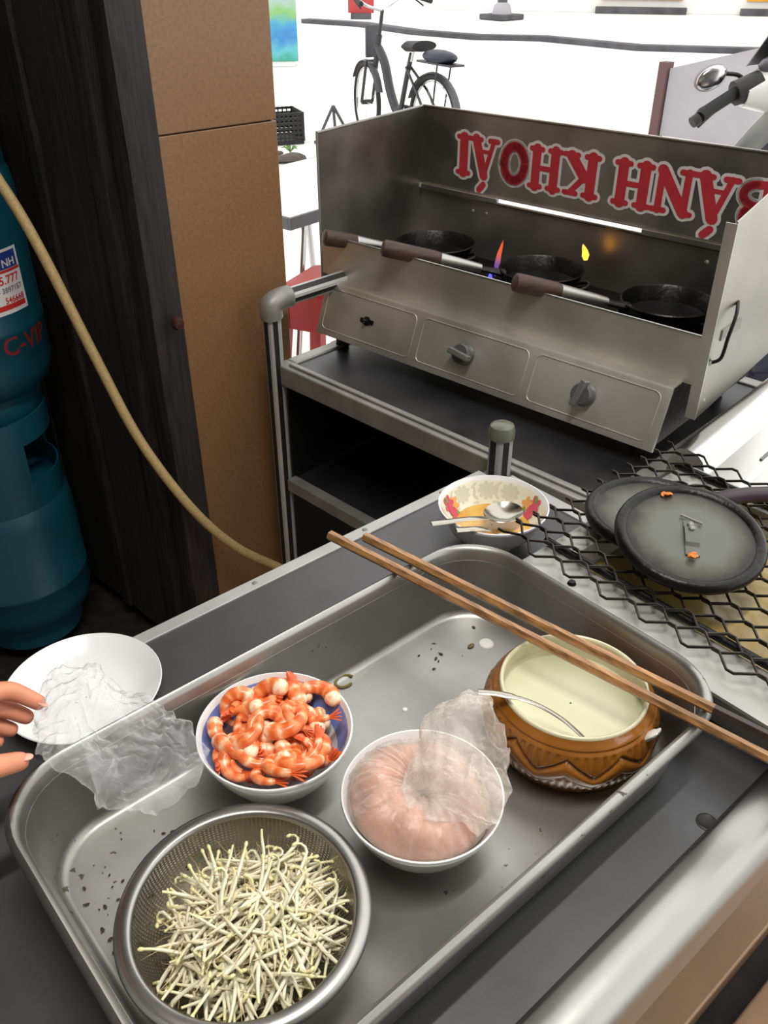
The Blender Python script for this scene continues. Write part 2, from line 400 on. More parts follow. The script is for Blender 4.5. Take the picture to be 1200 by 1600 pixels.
# ceiling lamp (above the frame, lights the counter)
lt = thing('ceiling_lamp', 'white fluorescent batten lamp under the shop ceiling', 'lamp', (.25, .1, 2.86))
part('housing', G().box(-.62, .62, -.05, .05, .02, .09), M['white_paint'], lt, bevel=.004)
tm = bpy.data.materials.new('lamp tube'); tm.use_nodes = True; tm.node_tree.nodes['Principled BSDF'].inputs['Emission Color'].default_value = (1, .96, .88, 1)
tm.node_tree.nodes['Principled BSDF'].inputs['Emission Strength'].default_value = 3
part('tube', G().tube([(-.58, 0, 0), (.58, 0, 0)], .014, 12), tm, lt)
ld = bpy.data.lights.new('lamp_light', 'AREA'); ld.shape = 'RECTANGLE'; ld.size = 1.16; ld.size_y = .05; ld.energy = LAMP_POWER; ld.color = (1, .97, .92)
lo = bpy.data.objects.new('lamp_light', ld); COL.objects.link(lo); lo.parent = lt; lo.location = (0, 0, -.02)

# ================================================================== PREP TABLE
TZ = .70
tb = thing('prep_table', 'long grey metal prep table with aluminium edge trim and rolled front rail', 'table', (.3, .45, 0))
TB = Vector((.3, .45, 0))
def rel(g, o): return g.xf(Matrix.Translation(-Vector(o)))
part('top', rel(G().box(-.45, .905, .18, .785, .675, TZ), TB), M['table'], tb, bevel=.002)
prof = [(.190, .698), (.189, .712), (.183, .7175), (.170, .720), (.158, .7195), (.149, .715), (.142, .706), (.139, .694), (.139, .662), (.143, .660), (.143, .690), (.150, .701), (.186, .698)]
g = G().loft([[(xx, y, z) for y, z in prof] for xx in (-.45, .1, .5, .905)], 0, True, True, True)
part('front_rail', rel(g, TB), M['steel'], tb, smooth=50)
def strip(x0, x1, y0, y1, name, scr):
    s = part(name, rel(G().box(x0, x1, y0, y1, TZ - .028, TZ + .0025), TB), M['alu'], tb, bevel=.001)
    for sx, sy in scr:
        part('screw', rel(G().lathe([(.0, .0015), (.003, .0012), (.0042, 0)], 10, c=(sx, sy, TZ + .0025)), TB), M['alu_dull'], s)
strip(-.45, .88, .770, .789, 'edge_trim', [(xx, .780) for xx in (-.1, .08, .26, .455, .64, .79)])
strip(.888, .909, .19, .745, 'edge_trim', [(.898, yy) for yy in (.3, .5, .70)])
# corner post: ribbed aluminium tube with a clear dull cap
def ribbed(g, p0, p1, r, n=5):
    """alternating aluminium and black flutes"""
    P0, P1 = Vector(p0), Vector(p1); t = (P1 - P0).normalized()
    u = (Vector((0, 0, 1)) if abs(t.z) < .9 else Vector((1, 0, 0))); u = (u - t * u.dot(t)).normalized(); w = t.cross(u)
    N = n * 4; lo = []
    for P in (P0, P1):
        lo.append([P + (w * cos(2*PI*k/N) + u * sin(2*PI*k/N)) * (r if (k // 2) % 2 == 0 else r * .93) for k in range(N)])
    b0 = [g.vert(p) for p in lo[0]]; b1 = [g.vert(p) for p in lo[1]]
    for k in range(N):
        g.face((b0[k], b0[(k+1) % N], b1[(k+1) % N], b1[k]), 1 if (k // 2) % 2 else 0)
    g.face(b0[::-1], 0); g.face(b1, 0)
    return g
RIB = [M['alu'], M['black_stripe']]
po = part('corner_post', rel(ribbed(G(), (.900, .766, .0), (.900, .766, .768), .0185, 5), TB), RIB, tb, smooth=0)
part('cap', rel(G().lathe([(0, .024), (.012, .0235), (.018, .020), (.0205, .012), (.0205, 0), (.0, 0)], 24, c=(.900, .766, .764)), TB), M['plastic_post'], po)
for lx, ly in ((-.42, .30), (-.42, .74), (.87, .46)):
    part('leg', rel(ribbed(G(), (lx, ly, 0), (lx, ly, .675), .0185, 5), TB), RIB, tb, smooth=0)
part('drain_hole', rel(G().lathe([(.010, .0006), (.0085, .001), (.0075, .0004), (0, .0004)], 20, c=(.575, .197, TZ)), TB), M['black'], tb)

# ================================================================== BIG TRAY
TX0, TX1, TY0, TY1 = .056, .651, .228, .587
tr = thing('steel_tray', 'large deep rectangular stainless steel tray holding the bowls', 'tray', (.35, .4, TZ))
def tl(x_in, z, n=10, r=.07):
    return rrect(TX0 + x_in, TX1 - x_in, TY0 + x_in, TY1 - x_in, max(.012, r - x_in * .35), z, n)
TO = Vector((.35, .4, TZ))
# outside wall up, over the rolled rim, inside wall down, floor
loops = [tl(.030, TZ + .002), tl(.024, TZ + .006), tl(.012, .785), tl(.004, .786), tl(.0005, .789), tl(0, .795), tl(.002, .7995), tl(.005, .801), tl(.008, .7995), tl(.010, .795),
         tl(.0125, .780), tl(.021, .722), tl(.024, .715), tl(.029, .7125)]
bd = part('basin', rel(G().loft(loops, 0, True, True, True), TO), M['tray'], tr, smooth=45)
g = G()
for k in range(64):
    cx = .09 + random.random() ** 1.5 * .11 if k < 52 else .5 + random.random() * .1
    cy = .40 + random.random() * .14 if k < 52 else .50 + random.random() * .04
    a = random.random() * PI; r = .0005 + .0015 * random.random() ** 2
    s0 = len(g.v); g.sphere((0, 0, 0), r * 1.8, r, r * .4, 6, 0, 3)
    g.xf(Matrix.Translation((cx, cy, .7135)) @ Matrix.Rotation(a, 4, 'Z'), s0)
o = part('food_specks', rel(g, TO), M['burnt'], tr); o['kind'] = 'stuff'
g = G().tube([(.078, .536, .716), (.086, .543, .717), (.096, .546, .716)], [.002, .0045, .001], 6, flat=.4)
tag(part('charred_leaf', g, M['black']), 'small black charred scrap lying in the left corner of the tray', 'scrap')
tag(part('herb_ring', G().tube([(.424 + .011 * cos(a), .556 + .008 * sin(a), .7145) for a in [i * .42 for i in range(13)]], .0016, 6), M['green_bit']), 'curled olive onion ring stuck on the tray floor behind the shrimp bowl', 'scrap')
for cx, cy, r, lb in ((.588, .497, .009, 'large white batter drop on the tray floor beside the chopsticks'), (.447, .482, .003, 'tiny white batter drop on the tray floor between shrimp and mince bowls')):
    tag(part('batter_drop', G().lathe([(r, 0), (r * .9, .0012), (r * .5, .002), (0, .0022)], 14, c=(cx, cy, .7125)), M['white_drop']), lb, 'drop')
tag(part('herb_scrap', G().sphere((.571, .505, .7142), .005, .003, .0016, 8, 0, 4), M['green_bit']), 'small olive herb scrap near the large white drop in the tray', 'scrap')

# ================================================================== BOWLS
def bowl(name, label, cat, loc, R, H, foot, mats, ms=None, group=None, flare=1.0, n=64):
    t = thing(name, label, cat, loc, 0, group)
    po_, pi_ = [], []
    N = 12
    for i in range(N + 1):
        s = i / N
        po_.append((foot + (R - foot) * (s ** (.55 * flare)), .008 + (H - .008) * s))
    th = .004
    for i in range(N, -1, -1):
        s = i / N
        pi_.append((max(.001, (foot + (R - foot) * (s ** (.55 * flare))) - th), .012 + (H - .012) * s))
    prof = [(foot * .92, 0), (foot, 0), (foot, .008)] + po_[1:-1] + [(R - .0005, H - .001), (R - .001, H + .0012), (R - .0025, H + .0015)] + pi_[1:] + [(.0005, .012)]
    g = G()
    msl = None
    if ms: msl = [ms(prof[i], prof[i+1], i, len(prof)) for i in range(len(prof) - 1)]
    g.lathe(prof, n, 0, ms=msl, cap0=True)
    b = part('bowl_body', g, mats, t)
    return t, prof, b
BZ = .7128
def blue_in(p, q, i, n):
    return 1 if (i > n * .54 and .040 < p[1] < .064 and q[1] < p[1]) else 0
sb, _, _ = bowl('shrimp_bowl', 'white china bowl with a blue band inside, full of shrimp', 'bowl', (.297, .500, BZ), .0745, .064, .036, [M['white_china'], M['blue_glaze']], blue_in)
mb, _, _ = bowl('mince_bowl', 'plain white ribbed bowl holding the bag of pink mince', 'bowl', (.354, .357, BZ), .0725, .060, .036, [M['white_china']])

# shrimp ---------------------------------------------------------------
def shrimp_meshes(k):
    rr = random.Random(40 + k)
    R0 = .0115 + rr.random() * .003; span = rad(200 + rr.random() * 70)
    N = 26; pts, rs = [], []
    for i in range(N + 1):
        s = i / N
        a = -span / 2 + span * s
        Rr = R0 * (1.05 + .25 * s)
        pts.append((Rr * cos(a), Rr * sin(a), .0015 * sin(s * 5 + k)))
        base = .0076 * (1 - .58 * s ** 1.4) * (1 if s > .08 else (.35, .72, .9, .96)[i])
        seg = 1 + .05 * abs(sin(s * PI * 6))
        rs.append(base * seg)
    g = G().tube(pts, rs, 12, flat=.9)
    body = g.mesh('shrimp_body', M['shrimp'], 60)
    t = Vector(pts[-1]); d = (Vector(pts[-1]) - Vector(pts[-3])).normalized(); sd = Vector((-d.y, d.x, 0))
    g = G()
    for j, an in enumerate((-.5, -.18, .18, .5)):
        e = (d * cos(an) + sd * sin(an) * .4 + Vector((0, 0, sin(an))) * .9).normalized()
        g.tube([t - d * .002, t + e * .005, t + e * .0095, t + e * .0125], [.0018, .0024, .0022, .0006], 6, flat=.35)
    tail = g.mesh('shrimp_tail', M['shrimp_tail'], 60)
    return body, tail
SH = [shrimp_meshes(k) for k in range(7)]
rs = random.Random(5)
k = 0
for ring, (rad_, cnt, z) in enumerate(((.024, 6, .044), (.006, 2, .046), (.038, 11, .052), (.020, 6, .054), (.048, 13, .061), (.028, 8, .065), (.006, 2, .068))):
    for j in range(cnt):
        a = 2 * PI * (j + .5 * (ring % 2)) / cnt + rs.uniform(-.2, .2); r = rad_ + rs.uniform(-.005, .005)
        b_, t_ = SH[k % len(SH)]; k += 1
        o = thing('shrimp', 'peeled cooked orange shrimp piled in the blue-banded bowl', 'shrimp', (.297 + r * cos(a), .500 + r * sin(a), BZ + z + rs.uniform(-.003, .003)), 0, 'cooked shrimp in the blue-banded bowl')
        o.rotation_euler = (rs.uniform(-.7, .7), rs.uniform(-.7, .7), rs.uniform(0, 6.28))
        s = rs.uniform(.95, 1.2); o.scale = (s, s, s)
        link('body', b_, o); link('tail_fan', t_, o)

# mince in its bag -------------------------------------------------------
mt = thing('mince_bag', 'clear plastic bag of pink minced meat coiled in the plain white bowl', 'bag of meat', (.354, .357, BZ + .012))
def inbowl(rr_, z_): return min(rr_, .036 + .0365 * max(0, min(1, z_ / .048)) ** .55 - .0055)
g = G(); loops = []
NA, NB = 144, 44
for i in range(NA):
    a = rad(-40) + 2 * PI * i / NA
    lp = []
    # thick coil, thinner and lower where the bag neck lies (towards +x -y)
    side = .5 + .5 * cos(a - rad(-35))
    Rm = .035 - .003 * side; ra = .0300 - .005 * side; zc = .034 - .006 * side
    for j in range(NB):
        b_ = 2 * PI * j / NB
        w = 1 + .14 * nz(cos(a) * 2.2, sin(a) * 2.2, b_) + .06 * sin(a * 11 + 3 * sin(b_)) * max(0, -cos(b_)) + .04 * nz(cos(a) * 9, sin(a) * 9, b_ * 3)
        r_ = ra * w
        rr_ = Rm + r_ * cos(b_)
        z_ = max(.001, zc + r_ * 1.05 * sin(b_)); rr_ = inbowl(rr_, z_); lp.append((rr_ * cos(a), rr_ * sin(a), z_))
    loops.append(lp)
loops.append(loops[0])
part('meat', g.loft(loops, 0, True), M['mince'], mt, smooth=70)
# film skin hugging the coil
g = G(); loops = []
for i in range(NA + 1):
    a = rad(-40) + 2 * PI * (i % NA) / NA
    side = .5 + .5 * cos(a - rad(-35))
    Rm = .035 - .003 * side; ra = .0312 - .005 * side; zc = .034 - .006 * side; lp = []
    for j in range(NB // 2 + 3):
        b_ = -.3 + (PI + .6) * j / (NB // 2 + 2)
        w = 1.05 + .09 * nz(cos(a) * 3, sin(a) * 3, b_ * 1.2) + .07 * (1 - 2.2 * abs(nz(cos(a) * 7 + 2, sin(a) * 7, b_ * 1.1))) + .03 * (1 - 2 * abs(nz(cos(a) * 16, sin(a) * 16, b_ * 2.5)))
        rr_ = Rm + ra * w * cos(b_)
        z_ = zc + ra * 1.05 * w * sin(b_); rr_ = inbowl(rr_, z_) + .0006; lp.append((rr_ * cos(a), rr_ * sin(a), z_))
    loops.append(lp)
part('bag_film', g.loft(loops, 0, False), M['film_mince'], mt, smooth=70)
# loose bag mouth standing up and folded over: a crumpled double sheet
def crumple(cor, nu, nv, amp, freq, seed, thick):
    """closed double-walled sheet over a list of rows of control points"""
    rows = [bez(r, nu) for r in cor]; cols = len(rows[0])
    out = []
    for j in range(cols):
        c = bez([r[j] for r in rows], nv); out.append(c)
    top, bot = [], []
    for a, c in enumerate(out):
        lt_, lb_ = [], []
        for b_, p in enumerate(c):
            q = p * freq
            d = Vector((noise.noise(q + Vector((seed, 0, 0))), noise.noise(q + Vector((0, seed, 7))), noise.noise(q + Vector((3, 5, seed))))) * amp
            d += Vector((noise.noise(q * 2.7 + Vector((seed, 1, 0))), noise.noise(q * 2.7 + Vector((1, seed, 7))), abs(noise.noise(q * 2.7 + Vector((3, 9, seed)))))) * amp * .55
            for fq, am in ((2.6, .35), (4.5, .2)):
                d += Vector((0, 0, 1 - 2 * abs(noise.noise(q * fq + Vector((seed * 3, 2, fq)))))) * amp * am
            sx = a / (len(out) - 1); sy = b_ / (len(c) - 1)
            e = (4 * sx * (1 - sx)) ** .5 * (4 * sy * (1 - sy)) ** .5 if 0 < sx < 1 and 0 < sy < 1 else 0
            lt_.append(p + d + Vector((0, 0, thick * e))); lb_.append(p + d * .8 - Vector((0, 0, thick * .6 * e)))
        top.append(lt_); bot.append(lb_)
    return G().loft(top, 0, False).loft([x_[::-1] for x_ in bot], 0, False)
o_ = Vector((.354, .357, BZ + .012))
cor = [[(.322, .345, .782), (.352, .372, .790), (.395, .398, .795), (.425, .392, .803)],
       [(.335, .326, .785), (.365, .352, .800), (.412, .378, .818), (.436, .374, .828)],
       [(.350, .306, .781), (.378, .322, .797), (.412, .338, .814), (.427, .335, .824)],
       [(.352, .290, .776), (.376, .285, .786), (.394, .295, .795), (.408, .306, .806)]]
part('bag_mouth', rel(crumple(cor, 16, 16, .008, 34, 4.0, .006), o_), M['film_mince'], mt, smooth=80)

# ================================================================== STRAINER WITH SPROUTS
st = thing('strainer', 'round stainless strainer with a wide flat rim holding bean sprouts', 'strainer', (.176, .369, BZ))
SR, SH_ = .0985, .058
prof = []
for i in range(25):
    a = PI / 2 * i / 24
    prof.append((max(.0008, (SR - .013) * sin(a) ** .8), SH_ - .050 * cos(a) ** 1.0 - .001))
g = G().lathe(prof, 96)
part('perforated_bowl', g, M['perforated'], st, smooth=60)
rp_ = [(SR - .0135, SH_ - .003), (SR - .0125, SH_ + .0005), (SR - .010, SH_ + .002), (SR - .004, SH_ + .0012), (SR, SH_ - .0008), (SR + .0008, SH_ - .003), (SR - .001, SH_ - .0045), (SR - .0115, SH_ - .004), (SR - .0135, SH_ - .003)]
part('rim', G().lathe(rp_, 96), M['steel'], st, smooth=50)
part('foot_ring', G().lathe([(.034, 0), (.036, 0), (.038, .012), (.036, .012), (.034, 0)], 40), M['steel'], st)

def sprout_mesh(k):
    r = random.Random(100 + k); Ln = .052 + .022 * r.random(); N = 16
    p = Vector((0, 0, 0)); d = 0.0; dz = 0; pts = []; bend = r.uniform(-1.9, 1.9); curl = r.choice((-1, 1)) * r.choice((r.uniform(.2, 1.2), r.uniform(8, 15)))
    for i in range(N + 1):
        s = i / N; pts.append(p.copy())
        d += (bend / N) * (1 if s > .25 else 0) + (curl / N if s < .22 else 0) + (r.uniform(-.35, .35) if s > .78 else 0)
        dz = .25 * sin(s * 4 + k)
        p = p + Vector((cos(d), sin(d), dz * .4)).normalized() * (Ln / N)
    c = sum(pts, Vector()) / len(pts); pts = [q - c for q in pts]
    fat = r.uniform(.0013, .0019)
    rs_ = [fat * (.7 + .3 * min(1, i / 4)) * (1 if i / N < .62 else max(.14, 1 - (i / N - .62) * 4.4)) for i in range(N + 1)]
    rs_[0] = fat * .7
    g = G().tube(pts, rs_, 6)
    if k % 3 == 0:
        s0 = len(g.v); g.sphere(tuple(pts[0] + Vector((-.001, 0, 0))), .003, .0018, .0016, 7, 0, 4)
        for i in range(s0, len(g.v)): g.uv[i] = (0, 0)
    return g
SPG = [sprout_mesh(k) for k in range(16)]
SP = [g.mesh('sprout', M['sprout'], 60) for g in SPG]
rs = random.Random(21)
def spot(hi):
    while True:
        x_, y_ = rs.uniform(-1, 1), rs.uniform(-1, 1)
        if x_ * x_ + y_ * y_ < 1: break
    r2 = x_ * x_ + y_ * y_
    cx, cy = .176 + .0 + x_ * .060, .360 + y_ * .055
    h = .018 + .034 * (1 - r2 ** 1.1)
    z = BZ + .015 + .014 * r2 + h * (rs.uniform(.62, 1.0) if hi else rs.uniform(.1, .62))
    tilt = rs.uniform(-.22, .22)
    rot = Matrix.Rotation(rs.uniform(0, 6.28), 4, 'Z') @ Matrix.Rotation(tilt, 4, 'Y') @ Matrix.Rotation(rs.uniform(-1.2, 1.2), 4, 'X')
    # keep inside the strainer wall
    dx, dy = cx - .176, cy - .369
    lim = (z - BZ)
    return Matrix.Translation((cx, cy, z)) @ rot
for k in range(290):
    o = link('bean_sprout', SP[k % 16]); o.matrix_world = spot(True)
    tag(o, 'single ivory bean sprout in the heap inside the strainer', 'bean sprout', 'bean sprouts heaped in the strainer')
g = G()
for k in range(280):
    src = SPG[k % 16]; Mx = spot(False); b0 = len(g.v)
    g.v += [tuple(Mx @ Vector(p)) for p in src.v]; g.uv += src.uv
    g.f += [tuple(i + b0 for i in f) for f in src.f]; g.m += src.m
tag(part('sprout_underlayer', g, M['sprout'], smooth=60), 'tangled lower layer of ivory bean sprouts filling the strainer', 'bean sprouts', kind='stuff')

# ================================================================== BROWN POT
PX, PY = .546, .346
pt = thing('brown_pot', 'squat brown glazed pot with carved lotus petals holding pale batter', 'pot', (PX, PY, BZ))
g = G(); NTH = 288; loops = []
PRO = [(.068, 0), (.071, .001), (.073, .004), (.078, .012), (.083, .021), (.0862, .031), (.0870, .041), (.0862, .050), (.0835, .059), (.079, .067), (.0745, .072), (.0725, .0745)]
PV = bez([(r, 0, z) for r, z in PRO], 7)
for p in PV:
    lp = []
    for k in range(NTH):
        th = 2 * PI * k / NTH
        d = 0; zz = p.z
        n = 10
        tri = lambda ph: 2 * abs((ph % 1) - .5)
        z1 = .038 + .019 * tri(th * n / (2 * PI)); z2 = .021 + .018 * tri(th * n / (2 * PI))
        d -= .0042 * math.exp(-((zz - z1) / .0019) ** 2)
        if zz < z1 - .004: d -= .0012 * math.exp(-((zz - z2) / .0014) ** 2)
        if z1 + .003 < zz < .063: d -= .0024 * (.5 + .5 * cos(th * 60)) ** 3 * min(1, (zz - z1 - .003) / .003) * min(1, (.063 - zz) / .003)
        if zz < z2 - .002: d -= .0014 * (.5 + .5 * cos(th * 70)) ** 2
        if z2 < zz < z1: d += .0012 * min(1, (zz - z2) / .006) * min(1, max(0, (z1 - zz) / .006))
        d -= .0016 * math.exp(-((zz - .0655) / .0012) ** 2)
        lp.append(((p.x + d) * cos(th), (p.x + d) * sin(th), zz))
    loops.append(lp)
part('body', g.loft(loops, 0, True, True), M['brown_glaze'], pt, smooth=80)
part('inner_rim', G().lathe([(.0725, .0743), (.0722, .0765), (.0708, .0775), (.0690, .0768), (.0682, .074), (.070, .066), (.072, .055), (.070, .045), (.060, .03), (.001, .02)], 96), M['pot_inside'], pt, smooth=60)
g = G().sphere((0, 0, 0), .010, .004, .013, 12, 0, 8); g.v = [tuple(Vector(p) * (1 + .25 * nz(p[0] * 300, p[1] * 300, p[2] * 300))) for p in g.v]
g.xf(Matrix.Translation((.014, -.0815, .060)) @ Matrix.Rotation(rad(35), 4, 'X'))
part('batter_smear', g, M['white_drop'], pt, label='dried white batter smear on the pot shoulder')
g = G().lathe([(.0706, .0480), (.0690, .0490), (.050, .0486), (.02, .0488), (.001, .0488)], 72)
g.xf(Matrix.Translation((PX, PY, BZ)))
tag(part('batter', g, M['batter'], smooth=60), 'smooth pale cream batter filling the brown pot', 'batter', kind='stuff')
sp_ = thing('pot_spoon', 'thin steel spoon dipped in the batter of the brown pot', 'spoon', (.48, .37, .79))
pts = bez([(.458, .392, .800), (.474, .376, .7985), (.490, .352, .7955), (.503, .325, .786), (.514, .302, .768)], 6)
g = G().tube(pts, [.0042] * 9 + [.0028] * (len(pts) - 9), 8, flat=.35)
part('handle', rel(g, (.48, .37, .79)), M['spoon'], sp_)
g = G().sphere((0, 0, 0), .019, .011, .004, 14, 0, 6); g.xf(Matrix.Translation((.520, .292, .763)) @ Matrix.Rotation(rad(-58), 4, 'Z'))
part('spoon_bowl', rel(g, (.48, .37, .79)), M['spoon'], sp_)

# ================================================================== FLOWERED BOWL
def cream_in(p, q, i, n): return 1 if (i > n * .54) else 0
FBX, FBY, FR, FH = .757, .648, .0755, .060
fb, fprof, _ = bowl('flowered_bowl', 'cream bowl with printed pink flowers inside, sauce and two spoons', 'bowl', (FBX, FBY, TZ + .0003), FR, FH, .034, [M['white_china'], M['cream_china']], cream_in)
fin = [p for p in fprof[len(fprof) // 2 + 1:]]
def on_inner(th, z, off=.0006):
    """point on the inside wall of the flowered bowl"""
    s = max(0, (z - .012) / (FH - .012)); r = .034 + (FR - .034) * s ** .55 - .004 - off
    return Vector((r * cos(th), r * sin(th), z))
def decal(g, th0, z0, ln, wd, an, m=0, off=.0006, n=10):
    ps = []
    for k in range(n):
        a = 2 * PI * k / n; x_ = ln * cos(a); y_ = wd * sin(a)
        xr = x_ * cos(an) - y_ * sin(an); yr = x_ * sin(an) + y_ * cos(an)
        ps.append(on_inner(th0 + xr / .062, z0 + yr * .85, off))
    c = on_inner(th0, z0, off)
    ci = g.vert(c); ii = [g.vert(p) for p in ps]
    for k in range(n): g.face((ci, ii[k], ii[(k + 1) % n]), m)
FLM = [mat('pink petal print', (206, 74, 96), .25), mat('orange petal print', (224, 160, 90), .25), mat('green leaf print', (110, 150, 60), .25), mat('grey damask print', (204, 200, 180), .25)]
for th0 in (rad(118), rad(-22), rad(230)):
    g = G()
    for k in range(6): decal(g, th0 + .09 * cos(k * 1.05), .044 + .006 * sin(k * 1.05), .0085, .0046, k * 1.05, 0, .0010 + k * .0001)
    for k in range(5): decal(g, th0 + .10 * cos(k * 1.25), .029 + .005 * sin(k * 1.25), .0070, .004, k * 1.25, 0, .0018 + k * .0001)
    for k in range(5): decal(g, th0 + (-.22 if th0 > 1 else .22) + .07 * cos(k * 1.25), .040 + .005 * sin(k * 1.25), .006, .0036, k * 1.25, 1, .0010 + k * .0001)
    decal(g, th0 - .16 if th0 > 1 else th0 + .18, .031, .008, .003, .9, 2, .0016); decal(g, th0 + .02, .052, .006, .0025, 1.3, 2, .0016)
    part('flower_print', g, FLM, fb, smooth=0)
g = G()
for th0 in (rad(50), rad(86), rad(20)):
    for k in range(9):
        decal(g, th0 + .14 * cos(k * .7), .044 + .007 * sin(k * .7), .0055, .0032, k * .7, 3, .0004 + k * .00002)
    decal(g, th0, .044, .004, .004, 0, 3, .0007)
    for k in range(4): decal(g, th0 + .3, .03 + k * .007, .006, .0018, .8 * k, 3, .0004)
part('damask_print', g, FLM, fb, smooth=0)
g = G().lathe([(.0585, .0268), (.055, .0275), (.02, .0272), (.001, .0272)], 48); g.xf(Matrix.Translation((FBX, FBY, TZ)))
tag(part('sauce', g, M['broth']), 'thin orange oily sauce at the bottom of the flowered bowl', 'sauce', kind='stuff')
def spoon(name, label, handle, c, yaw, a, b_, depth, tilt):
    t = thing(name, label, 'spoon', tuple(c))
    g = G(); loops = []
    for j in range(9):
        s = j / 8
        loops.append([(a * s * cos(2*PI*k/28), b_ * s * sin(2*PI*k/28), -depth * (1 - s * s)) for k in range(28)])
    loops = [[Vector(p) + Vector((0, 0, 0)) for p in lp] for lp in loops]
    up = loops + [[(p[0] * 1.03, p[1] * 1.03, p[2] - .0006) for p in lp] for lp in loops[::-1]]
    g.loft(up, 0, True); g.xf(Matrix.Rotation(yaw, 4, 'Z') @ Matrix.Rotation(tilt, 4, 'Y'))
    part('spoon_bowl', g, M['spoon'], t)
    pts = bez(handle, 6)
    n = len(pts)
    g = G().tube(pts, [.0065 - .0030 * (i / n) for i in range(n)], 8, flat=.28)
    part('handle', rel(g, c), M['spoon'], t)
spoon('ladle_spoon', 'large round steel serving spoon resting in the flowered bowl', [(.656, .664, .766), (.680, .652, .765), (.704, .641, .764), (.725, .637, .758), (.742, .637, .750)], (.766, .637, .750), rad(-8), .028, .024, .010, rad(0))
spoon('tea_spoon', 'small steel spoon with curved handle leaning on the front of the flowered bowl', [(.668, .631, .768), (.682, .624, .766), (.695, .617, .765), (.712, .612, .757), (.728, .612, .740)], (.740, .612, .7345), rad(-5), .014, .009, .004, rad(20))

# ================================================================== WHITE PLATE
pl = thing('white_plate', 'plain round white plate on the table corner behind the plastic bag', 'plate', (.200, .727, TZ + .0003))
prof = [(.045, 0), (.048, 0), (.050, .004), (.066, .012), (.083, .0245), (.0835, .0262), (.0825, .0270), (.067, .0150), (.055, .0085), (.045, .0070), (.001, .0070)]
part('dish', G().lathe(prof, 72, cap0=True), M['white_china'], pl)

# ================================================================== CHOPSTICKS
def chopstick(label, p0, p1, r0, r1, burn):
    P0, P1 = Vector(p0), Vector(p1); t = thing('chopstick', label, 'chopsticks', p0, 0, 'long bamboo cooking chopsticks')
    def seg(a, b_, n=8):
        pts = [P0.lerp(P1, a + (b_ - a) * i / n) for i in range(n + 1)]
        return rel(G().tube(pts, [r0 + (r1 - r0) * (a + (b_ - a) * i / n) for i in range(n + 1)], 6), p0)
    part('shaft', seg(0, burn), M['bamboo'], t, smooth=30); part('burnt_tip', seg(burn, 1), M['burnt'], t, smooth=30)
chopstick('lower long bamboo chopstick laid across the tray, nearer its front', (.505, .681, .8075), (.592, .135, .806), .0062, .0050, .97)
chopstick('upper long bamboo chopstick laid across the tray, with a blackened tip', (.534, .651, .8075), (.618, .125, .806), .0062, .0050, .80)

# ================================================================== DRAIN PAN + GRATE + LIDS
dp = thing('oil_pan', 'pale metal drip pan with wide flange and brown oil under the wire grate', 'pan', (.84, .33, TZ))
DO = (.84, .33, TZ)
def dl(x0, x1, y0, y1, z, r=.012): return rrect(x0, x1, y0, y1, r, z, 4)
X0, X1, Y0, Y1 = .660, 1.035, .08, .532
loops = [dl(X0 + .03, X1 - .02, Y0 + .02, Y1 - .02, TZ + .003), dl(X0 + .02, X1 - .01, Y0 + .01, Y1 - .012, .760), dl(X0, X1, Y0, Y1, .764), dl(X0, X1, Y0, Y1, .768), dl(X0 + .003, X1 - .003, Y0 + .003, Y1 - .003, .7695),
         dl(X0 + .066, X1 - .03, Y0 + .03, Y1 - .032, .7695), dl(X0 + .069, X1 - .033, Y0 + .033, Y1 - .035, .7675), dl(X0 + .076, X1 - .04, Y0 + .04, Y1 - .042, .715), dl(X0 + .08, X1 - .044, Y0 + .044, Y1 - .046, .713)]
part('pan_body', rel(G().loft(loops, 0, True, True, True), DO), mat('pale worn metal', (168, 168, 162), .42, .35, .06, 8), dp, smooth=35)
part('screw', rel(G().lathe([(0, .004), (.004, .0035), (.0055, 0)], 12, c=(.690, .462, .7695)), DO), M['soot'], dp)
g = G().loft([dl(X0 + .074, X1 - .038, Y0 + .038, Y1 - .040, .738)], 0); g.face(list(range(len(g.v))))
tag(part('frying_oil', g, M['oil']), 'shallow brown used oil lying in the drip pan', 'oil', kind='stuff')
gr = thing('wire_grate', 'black expanded-metal wire grate on two rods over the drip pan', 'grate', (.86, .33, .7695))
GO = (.86, .33, .7695)
for xr in (.729, 1.012):
    part('rod', rel(G().tube([(xr, .07, .775), (xr, .3, .775), (xr, .535, .775)], .0048, 10), GO), M['soot'], gr)
NX = 22; px = .0165; PYY = .052
for k in range(NX):
    xc = .690 + k * px; pts = []
    n = 20
    for i in range(n + 1):
        y_ = .075 + i * PYY / 2 
        if y_ > .572: break
        ph = 1 if (i + k) % 2 == 0 else -1
        zc = .7835 + .0015 * sin(xc * 30) + .010 * max(0, (y_ - .50) / .07) ** 2 * max(0, 1 - (xc - .69) / .12)
        # a short flat at every joint, as expanded metal has
        for dy in (-.004, .004):
            pts.append((xc + ph * (px * .47), y_ + dy, zc + .0012 * ph))
    part('strand', rel(G().tube(pts, .0016, 6, flat=1.2), GO), M['grate'], gr, smooth=60)

